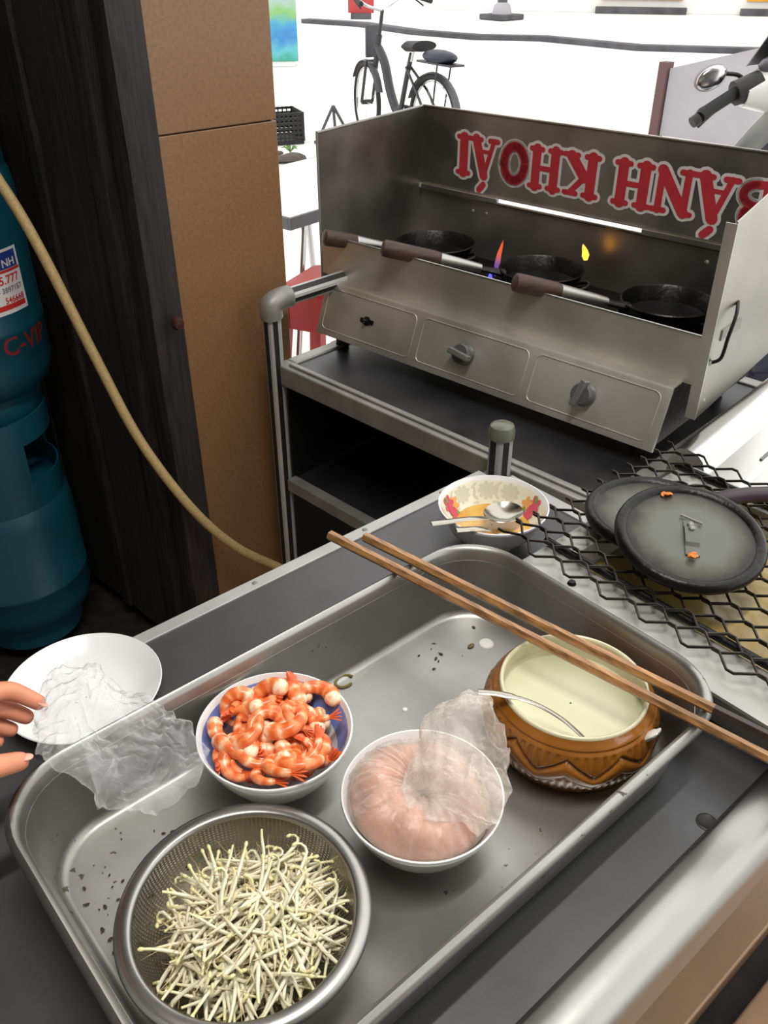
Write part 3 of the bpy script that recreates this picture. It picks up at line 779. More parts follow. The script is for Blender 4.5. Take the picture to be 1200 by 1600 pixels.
def pan_lid(label, c, R, tiltM, handle):
    t = thing('pan_lid', label, 'lid', c, 0, 'iron pan lids on the wire grate')
    t.rotation_euler = tiltM.to_euler()
    part('plate', G().lathe([(.001, .0105), (R - .017, .0105), (R - .014, .0100)], 72), M['lid_face'], t)
    part('rim', G().lathe([(R - .014, .0100), (R - .011, .0135), (R - .006, .0145), (R - .002, .012), (R, .007), (R - .001, .002), (R - .004, 0), (R - .02, .002), (.001, .002)], 72), M['soot'], t, smooth=60)
    if handle:
        g = G()
        g.loft([[(x_, y_ - .008, z_), (x_, y_ + .008, z_), (x_, y_ + .008, z_ + .002), (x_, y_ - .008, z_ + .002)] for x_, y_, z_ in
                ((-.036, 0, .011), (-.022, 0, .011), (-.018, 0, .014), (-.008, 0, .015), (.006, 0, .0145), (.010, 0, .011), (.020, 0, .011))], 0, True, True, True)
        g.xf(Matrix.Rotation(rad(38), 4, 'Z'))
        part('strap', g, M['lid_strap'], t, smooth=30)
        for xx in (.014, .004):
            part('rivet', G().sphere((xx * cos(rad(38)) + .0, xx * sin(rad(38)), .014 if xx > .01 else .0175), .004, .004, .003, 10, 0, 5), M['alu_dull'], t)
        part('pin', G().tube([(.022, .000, .0135), (.016, .026, .0135)], .0014, 6), M['alu_dull'], t)
    else:
        part('handle', G().tube(bez([(.075, -.03, .010), (.115, -.055, .014), (.15, -.085, .016)], 5), [.008, .011, .0125, .013, .013, .013, .013, .013, .013, .012, .008], 12, flat=.7), mat('dark plum handle', (44, 30, 40), .3), t)
    return t
ax_ = Vector((cos(rad(40.9)), -sin(rad(40.9)), 0))
pan_lid('flat dark iron pan lid lying directly on the grate under the other lid', (.853, .466, .7865), .086, Matrix.Identity(3), False)
pan_lid('tilted iron pan lid with a central strap, resting on the other lid', (.812, .394, .8105), .0865, Matrix.Rotation(rad(10), 3, ax_), True)
for nm, c, s, lb in (('crumb', (.846, .452, .8335), 1.0, 'orange shrimp crumb on the far edge of the tilted pan lid'), ('crumb', (.776, .368, .8195), 1.15, 'golden fried crumb on the strap of the tilted pan lid')):
    g = G()
    for k in range(5):
        s0 = len(g.v); g.sphere((0, 0, 0), .0045 * s, .0028 * s, .002 * s, 8, 0, 4)
        g.xf(Matrix.Translation((c[0] + random.uniform(-.004, .004), c[1] + random.uniform(-.004, .004), c[2] + .001 * k * .4)) @ Matrix.Rotation(random.uniform(0, 3), 4, 'Z') @ Matrix.Rotation(.4, 4, 'X'), s0)
    tag(part(nm, g, M['crumb']), lb, 'crumb')

# ================================================================== STOVE CART
CR = rad(4.8)
ct = thing('stove_cart', 'dark topped metal cart with aluminium edges carrying the gas stove', 'cart', (.927, .70, 0), CR)
# local: x = depth away from the table, y = along the front
W0, W1, DP = -.115, .640, .56
part('top', G().box(.03, DP, W0, W1, TZ - .02, TZ - .003), M['cart_top'], ct)
def edge(x0, x1, y0, y1):
    return part('edge_trim', G().box(x0, x1, y0, y1, TZ - .040, TZ + .001), M['alu_dull'], ct, bevel=.003)
edge(0, .032, W0, W1); edge(DP, DP + .03, W0, W1); edge(.0325, DP - .0005, W1 - .028, W1); edge(.0325, DP - .0005, W0, W0 + .03)
part('lip', G().box(.012, .022, W0, W1 - .03, TZ + .001, TZ + .006), M['alu_dull'], ct, bevel=.002)
for x_, y_ in ((.002, W1 - .002), (.012, W0 + .02), (DP + .01, W1 - .015), (DP + .01, W0 + .02)):
    part('post', ribbed(G(), (x_, y_, 0), (x_, y_, .815 if y_ > 0 else .69), .0175, 5), RIB, ct, smooth=0)
part('elbow', G().tube(bez([(.002, W1 - .002, .795), (.002, W1 - .002, .818), (.022, W1 - .002, .826), (.045, W1 - .002, .826)], 5), .0215, 14), M['alu_dull'], ct)
part('side_rail', ribbed(G(), (.035, W1 - .002, .826), (DP + .01, W1 - .006, .826), .0175, 5), RIB, ct, smooth=0)
part('elbow', G().sphere((DP + .01, W1 - .006, .822), .022, .022, .024, 14, 0, 8), M['alu_dull'], ct)
part('lower_shelf', G().box(.0, DP, W0, W1 - .02, .425, .440), M['cart_top'], ct)
part('shelf_trim', G().box(-.004, .02, W0, W1 - .02, .418, .446), M['alu_dull'], ct, bevel=.002)
part('back_panel', G().box(DP - .01, DP, W0, W1, .05, .66), M['black'], ct)
part('side_panel', G().box(.02, DP - .02, W1 - .012, W1 - .008, .05, .655), M['black'], ct)
part('side_panel', G().box(.02, DP - .02, W0 + .004, W0 + .008, .05, .655), M['black'], ct)
part('divider', G().tube([(.30, .18, .44), (.30, .18, .66)], .008, 8), mat('dark red rod', (46, 20, 20), .5), ct)

# ================================================================== GAS STOVE
SRZ = math.atan2(.125, .992)
SO = (.996, 1.355, TZ)
def sv(u, v, z): return (v, -u, z - TZ)   # local: x = depth v, -y = u
gs = thing('gas_stove', 'three-burner stainless gas stove with sloping control panel', 'stove', SO, SRZ)
SL = .742
def sbox(u0, u1, v0, v1, z0, z1, m=0): return G().box(v0, v1, -u1, -u0, z0 - TZ, z1 - TZ, m)
g = G()
poly = [(.012, .735), (.045, .822), (.37, .822), (.37, .735)]
g.loft([[sv(u, v, z) for v, z in poly] for u in (.004, SL - .004)], 0, True, True, True)
part('body', g, M['soot'], gs, smooth=20)
# sloping panel: sheet with returned edges
pn = Vector((.095, 0, .035)).normalized()   # panel runs from (v0,z.73) to (v.035,z.826)
g = G(); pl_ = [(0, .7285), (-.004, .731), (-.003, .736), (.030, .8245), (.033, .828), (.060, .8285), (.060, .826), (.036, .8255), (.004, .732)]
g.loft([[sv(u, v, z) for v, z in pl_] for u in (0, SL)], 0, True, True, True)
cp = part('control_panel', g, M['stove_steel'], gs, smooth=40)
def onpanel(u, s, off=.0):
    """s 0 bottom .. 1 top of the sloping panel, off = height over its surface"""
    v = -.003 + .033 * s; z = .736 + .0885 * s
    n = Vector((-.937, .349))
    return sv(u, v + n.x * off, z + n.y * off)
def panel_line(u0, u1, s0, s1, r):
    P = []
    for cu, cs, a0 in ((u1 - r, s1 - r * 9, 0), (u0 + r, s1 - r * 9, 90), (u0 + r, s0 + r * 9, 180), (u1 - r, s0 + r * 9, 270)):
        for k in range(5):
            a = rad(a0 + 22.5 * k); P.append(onpanel(cu + r * cos(a), cs + r * 9 * sin(a), .0002))
    return P
for u0, u1 in ((.012, .240), (.257, .487), (.503, .728)):
    part('panel_bead', G().tube(panel_line(u0, u1, .07, .92, .012), .0012, 6, closed=True), M['stove_steel'], cp)
for u, kind in ((.125, 0), (.362, 1), (.606, 2)):
    base = Vector(onpanel(u, .50)); nrm = (Vector(onpanel(u, .5, .01)) - base).normalized()
    q = Vector((0, 0, 1)).rotation_difference(nrm).to_matrix().to_4x4()
    T4 = Matrix.Translation(base) @ q
    if kind == 0:
        part('valve_stem', G().lathe([(.0, .016), (.004, .016), (.0045, .004), (.009, .003), (.009, 0)], 14).xf(T4), M['soot'], gs)
        part('valve_bracket', G().box(-.004, .004, -.016, .016, 0, .003).xf(T4), M['soot'], gs)
    else:
        kb = part('knob', G().lathe([(0, .018), (.016, .018), (.0185, .015), (.020, .004), (.020, .002), (0, .002)], 28).xf(T4), mat('grey knob', (92, 92, 92), .35, .3), gs)
        ang = rad(-8 if kind == 1 else 78)
        part('knob_grip', G().box(-.0055, .0055, -.025, .020, .016, .030).xf(T4 @ Matrix.Rotation(ang, 4, 'Z')), mat('grey knob grip', (112, 112, 112), .32, .3), kb, bevel=.002)
for u in (.03, SL - .04):
    for v in (.04, .33): part('foot', G().lathe([(.014, 0), (.012, .035)], 12, cap0=True, cap1=True, c=(v, -u, .001)), M['black'], gs)
PANU = (.105, .361, .618); PANV = .242
for u in PANU:
    bn = part('burner', G().lathe([(.062, .0), (.062, .010), (.045, .016), (.03, .016), (.03, .0)], 36, c=(PANV, -u, .822 - TZ)), M['soot'], gs)
    for k in range(5):
        a = 2 * PI * k / 5 + .3
        part('pan_support', G().box(.045, .088, -.003, .003, .002, .026).xf(Matrix.Translation((PANV, -u, .822 - TZ)) @ Matrix.Rotation(a, 4, 'Z')), M['soot'], bn)

# ------------------------------------------------------------------ wind guard with lettering
wg = thing('wind_guard', 'smoke-stained sheet steel wind guard with red lettering around the burners', 'wind guard', SO, SRZ)
GU0, GU1, GV0, GV1 = -.042, .772, .060, .372
part('front_panel', sbox(GU0 + .002, GU1 - .002, GV0, GV0 + .002, .8285, .905), M['stove_steel'], wg)
part('front_hem', G().tube([sv(GU0 + .002, GV0 + .001, .906), sv(.36, GV0 + .001, .9065), sv(GU1 - .002, GV0 + .001, .906)], .0022, 8), M['steel'], wg)
def sheet(P, th, nrm):
    nrm = Vector(nrm) * th; g = G()
    return g.loft([[Vector(p) for p in P], [Vector(p) + nrm for p in P]], 0, True, True, True)
lp_ = part('left_panel', sheet([sv(GU0, GV0, .79), sv(GU0, GV1, .79), sv(GU0, GV1, 1.104), sv(GU0, GV0, 1.092)], .002, (0, 1, 0)), M['soot_steel'], wg)
part('hem', G().tube([sv(GU0 - .001, GV0, 1.093), sv(GU0 - .001, GV1, 1.105)], .0028, 8), M['alu_dull'], lp_)
part('hem', G().tube([sv(GU0 - .001, GV0, .79), sv(GU0 - .001, GV0, 1.093)], .0022, 8), M['alu_dull'], lp_)
rp2 = part('right_panel', sheet([sv(GU1, GV0, .775), sv(GU1, GV1 + .04, .805), sv(GU1, GV1 + .04, 1.115), sv(GU1, GV1 - .13, 1.115), sv(GU1, GV0, 1.076)], .002, (0, -1, 0)), mat('bright guard steel', (168, 166, 158), .36, 1, .08, 6, .1, 40), wg)
part('flange', sbox(GU1 - .014, GU1 + .003, GV0 - .002, GV0, .775, 1.073), M['stove_steel'], rp2)
for v, z in ((GV0 + .02, .80), (GV0 + .012, .865)):
    part('rivet', G().sphere(sv(GU1 + .002, v, z), .004, .002, .004, 8, 0, 4), M['alu_dull'], rp2)
part('carry_handle', G().tube(bez([sv(GU1 + .002, .075, .865), sv(GU1 + .014, .078, .875), sv(GU1 + .016, .082, .905), sv(GU1 + .014, .10, .935), sv(GU1 + .002, .13, .945)], 6), .0028, 8), M['soot'], rp2)
part('hinge_plate', sbox(GU1 + .002, GU1 + .004, .09, .16, .895, .912), M['alu_dull'], rp2)
bp = part('back_panel', sheet([sv(GU0, GV1, .9510), sv(GU1, GV1, .9510), sv(GU1, GV1, 1.106), sv(GU0, GV1, 1.104)], .002, (1, 0, 0)), M['soot_steel'], wg)
part('lower_back_panel', sheet([sv(GU0, GV1, .79), sv(GU1, GV1, .79), sv(GU1, GV1, .9415), sv(GU0, GV1, .9415)], .002, (1, 0, 0)), M['soot_steel'], wg)
part('hem', G().tube([sv(GU0, GV1, 1.1055), sv(GU1, GV1, 1.1075)], .0028, 8), M['soot_steel'], bp)
for ua, ub in ((GU0 + .004, .165), (.49, GU1 - .004)):
    part('ledge', sbox(ua, ub, GV1 - .010, GV1 - .0005, .9400, .9525), M['soot_steel'], bp, bevel=.002)
part('seam_hem', G().tube([sv(GU0 + .006, GV1 - .003, .9405), sv(GU1 - .006, GV1 - .003, .9405)], .0030, 8), M['steel_bright'], bp)
part('seam_hem', G().tube([sv(GU0 + .006, GV1 - .003, .9525), sv(GU1 - .006, GV1 - .003, .9525)], .0022, 8), M['soot_steel'], bp)
for u in (.10, .135, .62): part('rivet', G().sphere(sv(u, GV1 - .001, .915), .002, .0045, .0045, 8, 0, 4), M['alu_dull'], bp)
# letters: strokes in a unit-high box; (points, width)
def arc(cx, cy, rx, ry, a0, a1, n=14): return [(cx + rx*cos(rad(a0 + (a1-a0)*i/n)), cy + ry*sin(rad(a0 + (a1-a0)*i/n))) for i in range(n + 1)]
sw, th_ = .26, .15
LET = {
 'I': (.50, [([(.25, .05), (.25, .95)], sw), ([(.10, .06), (.40, .06)], th_), ([(.10, .94), (.40, .94)], th_)]),
 'A': (.92, [([(.18, .05), (.44, .93)], .15), ([(.44, .93), (.72, .05)], .27), ([(.30, .34), (.62, .34)], .12), ([(.06, .06), (.30, .06)], th_), ([(.56, .06), (.88, .06)], th_), ([(.44, 1.16), (.56, 1.30)], .19)]),
 'O': (.90, [(arc(.45, .5, .30, .41, 0, 360, 30), .25)]),
 'H': (.98, [([(.24, .05), (.24, .95)], sw), ([(.74, .05), (.74, .95)], sw), ([(.24, .5), (.74, .5)], .15), ([(.09, .06), (.39, .06)], th_), ([(.09, .94), (.39, .94)], th_), ([(.59, .06), (.89, .06)], th_), ([(.59, .94), (.89, .94)], th_)]),
 'K': (.98, [([(.24, .05), (.24, .95)], sw), ([(.30, .42), (.72, .92)], .16), ([(.40, .55), (.76, .08)], .27), ([(.09, .06), (.39, .06)], th_), ([(.09, .94), (.39, .94)], th_), ([(.60, .06), (.92, .06)], th_), ([(.58, .94), (.86, .94)], th_)]),
 'N': (1.0, [([(.22, .05), (.22, .95)], .18), ([(.78, .05), (.78, .95)], .18), ([(.22, .93), (.78, .07)], .26), ([(.08, .06), (.36, .06)], th_), ([(.08, .94), (.26, .94)], th_), ([(.64, .94), (.92, .94)], th_)]),
 'B': (.88, [([(.24, .05), (.24, .95)], sw), ([(.09, .06), (.40, .06)], th_), ([(.09, .94), (.40, .94)], th_), ([(.24, .94)] + arc(.44, .73, .22, .21, 90, -90) + [(.24, .52)], .17), ([(.24, .50)] + arc(.46, .28, .26, .22, 90, -90) + [(.24, .06)], .19)]),
}
def letter(ch, u0, u1, zbot, ztop):
    """upside-down letter between u0..u1; its foot at ztop, its head at zbot"""
    w, strokes = LET[ch]; g = G()
    sx = (u1 - u0) / w; sy = (ztop - zbot)
    def P(x_, y_, lay): return sv(u1 - x_ * sx, GV1 - .0006 - lay, ztop - y_ * sy)
    for m_, grow, lay in ((1, .055, 0), (0, -.012, .0006)):
        for pts, wd in strokes:
            r = wd / 2 + grow; l2 = lay + .00002 * strokes.index((pts, wd))
            for (x0, y0), (x1, y1) in zip(pts[:-1], pts[1:]):
                d = Vector((x1 - x0, y1 - y0)); nrm = Vector((-d.y, d.x)).normalized() * r
                g.poly([P(x0 + nrm.x, y0 + nrm.y, l2), P(x0 - nrm.x, y0 - nrm.y, l2), P(x1 - nrm.x, y1 - nrm.y, l2), P(x1 + nrm.x, y1 + nrm.y, l2)], m_)
            for x0, y0 in pts:
                g.poly([P(x0 + r * cos(k * PI / 6), y0 + r * sin(k * PI / 6), l2 + .000005) for k in range(12)], m_)
    part('letter', g, [M['red_paint'], M['white_paint']], bp, smooth=0)
for ch, u0, u1 in (('I', .046, .092), ('A', .083, .158), ('O', .158, .232), ('H', .226, .308), ('K', .304, .390), ('H', .412, .498), ('N', .490, .578), ('A', .570, .652), ('B', .644, .722)):
    letter(ch, u0, u1, .984, 1.062)

# ------------------------------------------------------------------ pans on the burners
def fry_pan(label, u, tip, wood_frac):
    t = thing('frying_pan', label, 'pan', SO, SRZ, 'small iron pans over the burners')
    c = (PANV, -u, .848 - TZ)
    part('pan_bowl', G().lathe([(.001, 0), (.060, 0), (.068, .003), (.0765, .030), (.079, .033), (.0805, .031), (.0785, .030), (.069, .006), (.060, .0035), (.001, .0035)][::-1], 64, c=c), M['soot'], t, smooth=50)
    C0 = Vector(sv(u, PANV, .868)); T = Vector(sv(*tip)); d = (T - C0)
    dh = Vector((d.x, d.y, 0)).normalized()
    A = C0 + dh * .074 + Vector((0, 0, .004)); 
    def L_(s): return A.lerp(T, s)
    part('neck', G().tube([L_(-.02), L_(.12), L_(.3)], [.013, .009, .0095], 10, flat=.6), M['soot'], t)
    part('ferrule', G().tube([L_(.18), L_(.3), L_(wood_frac), L_(wood_frac + .02)], [.0085, .0105, .0135, .0135], 14), M['steel'], t)
    part('grip', G().tube([L_(wood_frac), L_(wood_frac + .05), L_(.94), L_(.985), L_(1.0)], [.0135, .0150, .0158, .0150, .010], 14), M['wood_grip'], t)
    sd = Vector((0, -1, 0))
    B0 = Vector(sv(u + .078, PANV - .01, .868))
    part('loop_handle', G().tube(bez([B0 + Vector((.012, 0, 0)), B0 + Vector((.012, -.02, .006)), B0 + Vector((-.002, -.03, .004)), B0 + Vector((-.018, -.022, .0)), B0 + Vector((-.018, .003, -.004))], 5), .0032, 8), M['soot'], t)
fry_pan('small black iron pan on the left burner, its wooden handle reaching furthest left', PANU[0], (-.002, .028, .914), .60)
fry_pan('small black iron pan on the middle burner with flames beside it', PANU[1], (.148, .030, .923), .52)
fry_pan('small black iron pan on the right burner beside the bright side panel', PANU[2], (.440, .030, .925), .60)
def flame(label, u, v, z, h, r, m, lean):
    pts = [sv(u, v, z), sv(u + lean * .15, v, z + h * .3), sv(u + lean * .4, v, z + h * .6), sv(u + lean * .8, v, z + h * .85), sv(u + lean, v, z + h)]
    tag(part('flame', G().tube(pts, [r * .5, r, r * .75, r * .4, .0004], 10), M[m], smooth=80), label, 'flame', 'gas flames at the middle pan')
    o = bpy.data.objects[[k for k in bpy.data.objects.keys() if k.startswith('flame')][-1]]
    return o
def place(o):
    o.location = SO; o.rotation_euler = (0, 0, SRZ)
place(flame('tall thin orange flame on the left side of the middle pan', .270, .225, .850, .072, .0055, 'flame_orange', .012))
place(flame('yellow curling flame behind the right edge of the middle pan', .405, .325, .885, .028, .007, 'flame_yellow', -.010))
place(flame('small blue gas flame under the left edge of the middle pan', .285, .185, .848, .022, .005, 'flame_blue', 0))

# ================================================================== STAINLESS COUNTER AT RIGHT
c2 = thing('steel_counter', 'bright stainless counter with a rolled rim beside the stove', 'counter', (1.050, .568, 0), rad(6.7))
prof = [(0, .700), (.002, .752), (-.003, .768), (-.012, .777), (-.024, .780), (-.040, .777), (-.050, .768), (-.054, .756), (-.060, .750), (-.105, .748), (-.110, .744), (-.62, .742), (-.62, .720), (-.01, .72)]
part('top', G().loft([[(x_, y_, z_) for y_, z_ in prof] for x_ in (0, .3, .62)], 0, True, True, True), M['steel_bright'], c2, smooth=35)
for x_, y_ in ((.04, -.04), (.58, -.04), (.04, -.58), (.58, -.58)):
    part('leg', G().tube([(x_, y_, 0), (x_, y_, .72)], .018, 12), M['steel'], c2)
part('seam', G().box(.10, .62, -.100, -.096, .7485, .7505), M['steel_dull'], c2)

# ================================================================== GAS CYLINDERS + HOSE
def gas_cylinder(label, c, R, H, lean=0):
    t = thing('gas_cylinder', label, 'gas cylinder', c)
    z0 = .06
    prof = [(.02, z0 - .03), (R * .7, z0 - .02), (R * .93, z0 + .012), (R, z0 + .05), (R, z0 + H * .27), (R + .0012, z0 + H * .275), (R + .0012, z0 + H * .295), (R, z0 + H * .30), (R, z0 + H - .09), (R * .97, z0 + H - .06), (R * .84, z0 + H - .025), (R * .6, z0 + H - .006), (.02, z0 + H)]
    part('shell', G().lathe(prof, 64), M['teal'], t, smooth=60)
    part('foot_ring', G().lathe([(R * .70, 0), (R * .74, 0), (R * .78, .06), (R * .74, .06), (R * .70, 0)], 48), M['teal'], t)
    # valve guard: lower band, three wide stays, upper ring
    zt = z0 + H - .05; RG = R * .94
    def band(nm, za, zb): part(nm, G().lathe([(RG - .004, za), (RG, za), (RG, zb), (RG - .004, zb), (RG - .004, za)], 56), M['teal'], t)
    band('guard_base', zt, zt + .062)
    for k in range(3):
        g = G(); loops = []
        for i in range(9):
            a = rad(-108 + 120 * k) + rad(34) * i / 8
            loops.append([(r * cos(a), r * sin(a), z) for r, z in ((RG - .0042, zt + .05), (RG + .0002, zt + .05), (RG + .0002, zt + .18), (RG - .0042, zt + .18))])
        part('guard_stay', g.loft(loops, 0, True, True, True), M['teal'], t)
    band('guard_ring', zt + .152, zt + .208)
    part('valve', G().lathe([(.012, zt + .02), (.012, zt + .06), (.022, zt + .065), (.022, zt + .085), (0, zt + .086)], 16), M['brass'], t)
    return t
gas_cylinder('lower teal gas cylinder standing on the floor beside the dark planks', (.425, 1.80, 0), .150, .365)
GU = (.450, 1.80, .572)
gc = gas_cylinder('upper teal gas cylinder with a white sticker, stacked on the other cylinder', GU, .152, .47)
def text_geo(s, size):
    cu = bpy.data.curves.new('t', 'FONT'); cu.body = s; cu.size = size; cu.align_x = 'RIGHT'; cu.resolution_u = 3; cu.offset = size * .018
    o = bpy.data.objects.new('t', cu); COL.objects.link(o)
    dg = bpy.context.evaluated_depsgraph_get(); me = o.evaluated_get(dg).to_mesh()
    v = [tuple(x_.co) for x_ in me.vertices]; f = [tuple(p.vertices) for p in me.polygons]
    o.evaluated_get(dg).to_mesh_clear(); bpy.data.objects.remove(o); bpy.data.curves.remove(cu)
    return v, f
def wrap(R, a_right, x_, z):   # x measured leftwards negative from the right edge
    a = a_right + x_ / R
    return (R * cos(a), R * sin(a), z)
AR = rad(-52); RC = .152
def patch(name, x0, x1, z0, z1, off, m, par):
    g = G(); n = 14
    lo = [[wrap(RC + off, AR, x0 + (x1 - x0) * i / n, z0), wrap(RC + off, AR, x0 + (x1 - x0) * i / n, z1)] for i in range(n + 1)]
    # keep arc length true on the larger radius
    return part(name, g.loft(lo, 0, False), m, par, smooth=80)
def wtext(name, s, size, xr, z, off, m, par, slant=0, bold=0):
    v, f = text_geo(s, size); g = G()
    for p in v: g.vert(wrap(RC + off, AR, xr + p[0] * (1 + bold) + slant * p[1], z + p[1]))
    g.f = f; g.m = [0] * len(f)
    return part(name, g, m, par, smooth=0)
SZ = .232    # bottom of the sticker above the cylinder's foot
stk = patch('sticker', -.13, 0, SZ, SZ + .118, .0006, M['sticker'], gc)
patch('blue_field', -.125, -.006, SZ + .082, SZ + .113, .0010, M['sticker_blue'], stk)
patch('red_line', -.13, -.002, SZ + .076, SZ + .081, .0010, M['sticker_red'], stk)
patch('red_band', -.13, -.006, SZ + .008, SZ + .018, .0010, M['sticker_red'], stk)
wtext('lettering', 'NH', .020, -.012, SZ + .086, .0014, M['sticker'], stk, bold=.1)
wtext('phone_number', '5.777', .022, -.010, SZ + .056, .0014, M['sticker_red'], stk)
wtext('phone_number', '- 3897157', .014, -.008, SZ + .040, .0014, M['print_grey'], stk)
wtext('phone_number', '546668', .016, -.007, SZ + .020, .0014, M['sticker_red'], stk)
wtext('stencil', 'C-VIP', .052, .036, SZ - .078, .0006, M['stencil_red'], gc, bold=-.05)
hp = [(.36, 1.62, 1.22), (.470, 1.60, 1.15), (.512, 1.58, 1.054), (.539, 1.54, .95), (.578, 1.48, .749), (.610, 1.42, .588), (.667, 1.36, .438), (.741, 1.33, .324), (.830, 1.300, .240), (.875, 1.20, .205), (.93, 1.0, .22)]
tag(part('gas_hose', G().tube(bez(hp, 8), .0095, 12), M['hose'], smooth=70), 'braided beige gas hose sagging from the cylinders past the dark planks', 'hose')

# ================================================================== HAND WITH PLASTIC BAG
def skin_mesh(name, verts, edges, radii, m):
    me = bpy.data.meshes.new(name); me.from_pydata(verts, edges, []); me.update()
    o = bpy.data.objects.new(name, me); COL.objects.link(o)
    mo = o.modifiers.new('skin', 'SKIN'); mo.use_smooth_shade = True
    if not me.skin_vertices: 
        bpy.context.view_layer.objects.active = o
    sl = me.skin_vertices[0].data
    for i, r in enumerate(radii): sl[i].radius = (r, r); sl[i].use_root = (i == 0)
    ss = o.modifiers.new('sub', 'SUBSURF'); ss.levels = 2; ss.render_levels = 2
    dg = bpy.context.evaluated_depsgraph_get(); ev = o.evaluated_get(dg)
    out = bpy.data.meshes.new_from_object(ev)
    bpy.data.objects.remove(o)
    out.materials.clear(); out.materials.append(m)
    out.polygons.foreach_set('use_smooth', [True] * len(out.polygons))
    return out
V_ = [(-.30, .46, 1.12), (-.16, .475, 1.04), (-.055, .500, .975), (-.018, .525, .945), (.022, .560, .912),
      (.052, .588, .893), (.080, .607, .880), (.108, .603, .873), (.128, .592, .849),
      (.048, .594, .884), (.074, .612, .867), (.100, .608, .853), (.117, .596, .836),
      (.042, .596, .876), (.066, .614, .856), (.088, .610, .840), (.103, .600, .828),
      (.036, .594, .868), (.058, .611, .846), (.076, .608, .832), (.090, .602, .822),
      (.018, .548, .895), (.045, .549, .868), (.070, .551, .852), (.096, .552, .841)]
E_ = [(0,1),(1,2),(2,3),(3,4),(4,5),(5,6),(6,7),(7,8),(4,9),(9,10),(10,11),(11,12),(4,13),(13,14),(14,15),(15,16),(4,17),(17,18),(18,19),(19,20),(3,21),(21,22),(22,23),(23,24)]
R_ = [.042, .037, .028, .026, .024, .0115, .0100, .0088, .0068, .0115, .0100, .0088, .0068, .011, .0095, .0082, .0064, .0105, .0085, .0074, .0058, .016, .0125, .0105, .0078]
tag(link('hand', skin_mesh('hand', V_, E_, R_, M['skin'])), 'bare hand reaching in from the left, pinching a clear plastic bag', 'hand')
nail = mat('finger nail', (226, 168, 148), .3)
hob = bpy.data.objects['hand']
for c, d in (((.126, .590, .8545), (.6, -.3, -.7)), ((.094, .549, .8475), (.9, .0, -.3))):
    g = G().sphere((0, 0, 0), .0058, .0044, .0012, 10, 0, 5); q = Vector((1, 0, 0)).rotation_difference(Vector(d).normalized()).to_matrix().to_4x4()
    part('nail', g.xf(Matrix.Translation(c) @ q), nail, hob)
cor = [[(.122, .598, .846), (.150, .618, .856), (.176, .602, .846), (.198, .578, .832), (.212, .545, .826)],
       [(.116, .584, .840), (.145, .590, .852), (.172, .570, .838), (.200, .540, .822), (.218, .500, .820)],
       [(.108, .566, .838), (.128, .556, .846), (.158, .540, .826), (.182, .508, .812), (.206, .470, .808)],
       [(.100, .552, .836), (.108, .532, .836), (.124, .506, .818), (.140, .482, .802), (.160, .466, .800)]]
pb = crumple(cor, 14, 16, .012, 30, 1.5, .010)
tag(part('plastic_bag', pb, M['film'], smooth=80), 'crumpled clear plastic bag held by the hand over the tray corner', 'plastic bag')

# ================================================================== STREET
def kerbline(pts, w, h, name, lab):
    g = G(); P = [Vector((x_, y_, 0)) for x_, y_ in pts]; loops = []
    for i, p in enumerate(P):
        t = (P[min(i + 1, len(P) - 1)] - P[max(0, i - 1)]).normalized(); n_ = Vector((-t.y, t.x, 0))
        loops.append([p, p - n_ * w, p - n_ * w + Vector((0, 0, h)), p + Vector((0, 0, h))])
    o = struct(part(name, g.loft(loops, 0, True, True, True), M['kerb'], smooth=0)); return o
kerbline([(11.6, 15.6), (11.9, 14.2), (11.6, 12.4), (11.75, 11.2), (12.4, 10.3), (12.4, 8.5), (13.4, 7.0), (14.6, 5.2)], .25, .07, 'street_kerb', '')

# bicycle ---------------------------------------------------------------
BKLOC = (4.74, 4.93, 0); BD = Vector((.151, .988, 0)).normalized()
bk = thing('bicycle', 'black step-through bicycle with a padded rear seat parked in the street', 'bicycle', BKLOC, math.atan2(BD.y, BD.x))
WB, WR = .92, .295
def wheel(cx, turn, nm):
    Mx = Matrix.Translation((cx, 0, WR)) @ Matrix.Rotation(turn, 4, 'Z')
    def ring(R, r, n=40): return G().tube([(R * cos(2*PI*k/n), 0, R * sin(2*PI*k/n)) for k in range(n)], r, 8, closed=True, upv=(0, 1, 0)).xf(Mx)
    t = part('tyre', ring(WR - .018, .019), M['rubber'], bk); part('rim', ring(WR - .045, .008), M['chrome'], t)
    g = G()
    for k in range(16):
        a = 2 * PI * k / 16; g.tube([(0, .012 * (-1) ** k, 0), ((WR - .045) * cos(a), 0, (WR - .045) * sin(a))], .0016, 4)
    o = part('spokes', g.xf(Mx), M['chrome'], t); o['kind'] = 'stuff'
    part('hub', G().tube([(0, -.045, 0), (0, .045, 0)], .018, 10).xf(Mx), M['bike_frame'], t)
    g = G(); lo = []
    a0, a1 = (20, 190) if cx < .5 else (30, 160)
    for i in range(19):
        a = rad(a0 + (a1 - a0) * i / 18); lo.append([((WR + .012) * cos(a), y_, (WR + .012 - abs(y_) * .35) * sin(a)) for y_ in (-.03, -.015, 0, .015, .03)])
    part('fender', g.loft(lo, 0, False).xf(Mx), M['bike_fender'], bk)
wheel(0, 0, 'rear'); wheel(WB, rad(-12), 'front')
HT = Vector((WB - .16, 0, .70))
def tb_(nm, pts, r, m='bike_frame', n=10): return part(nm, G().tube(pts, r, n), M[m], bk)
tb_('fork', [(WB, .05, WR), (WB - .08, .05, .60), HT + Vector((.02, 0, -.10))], .012); tb_('fork', [(WB, -.05, WR), (WB - .08, -.05, .60), HT + Vector((.02, 0, -.10))], .012)
tb_('head_tube', [HT + Vector((.03, 0, -.14)), HT + Vector((-.03, 0, .08))], .022)
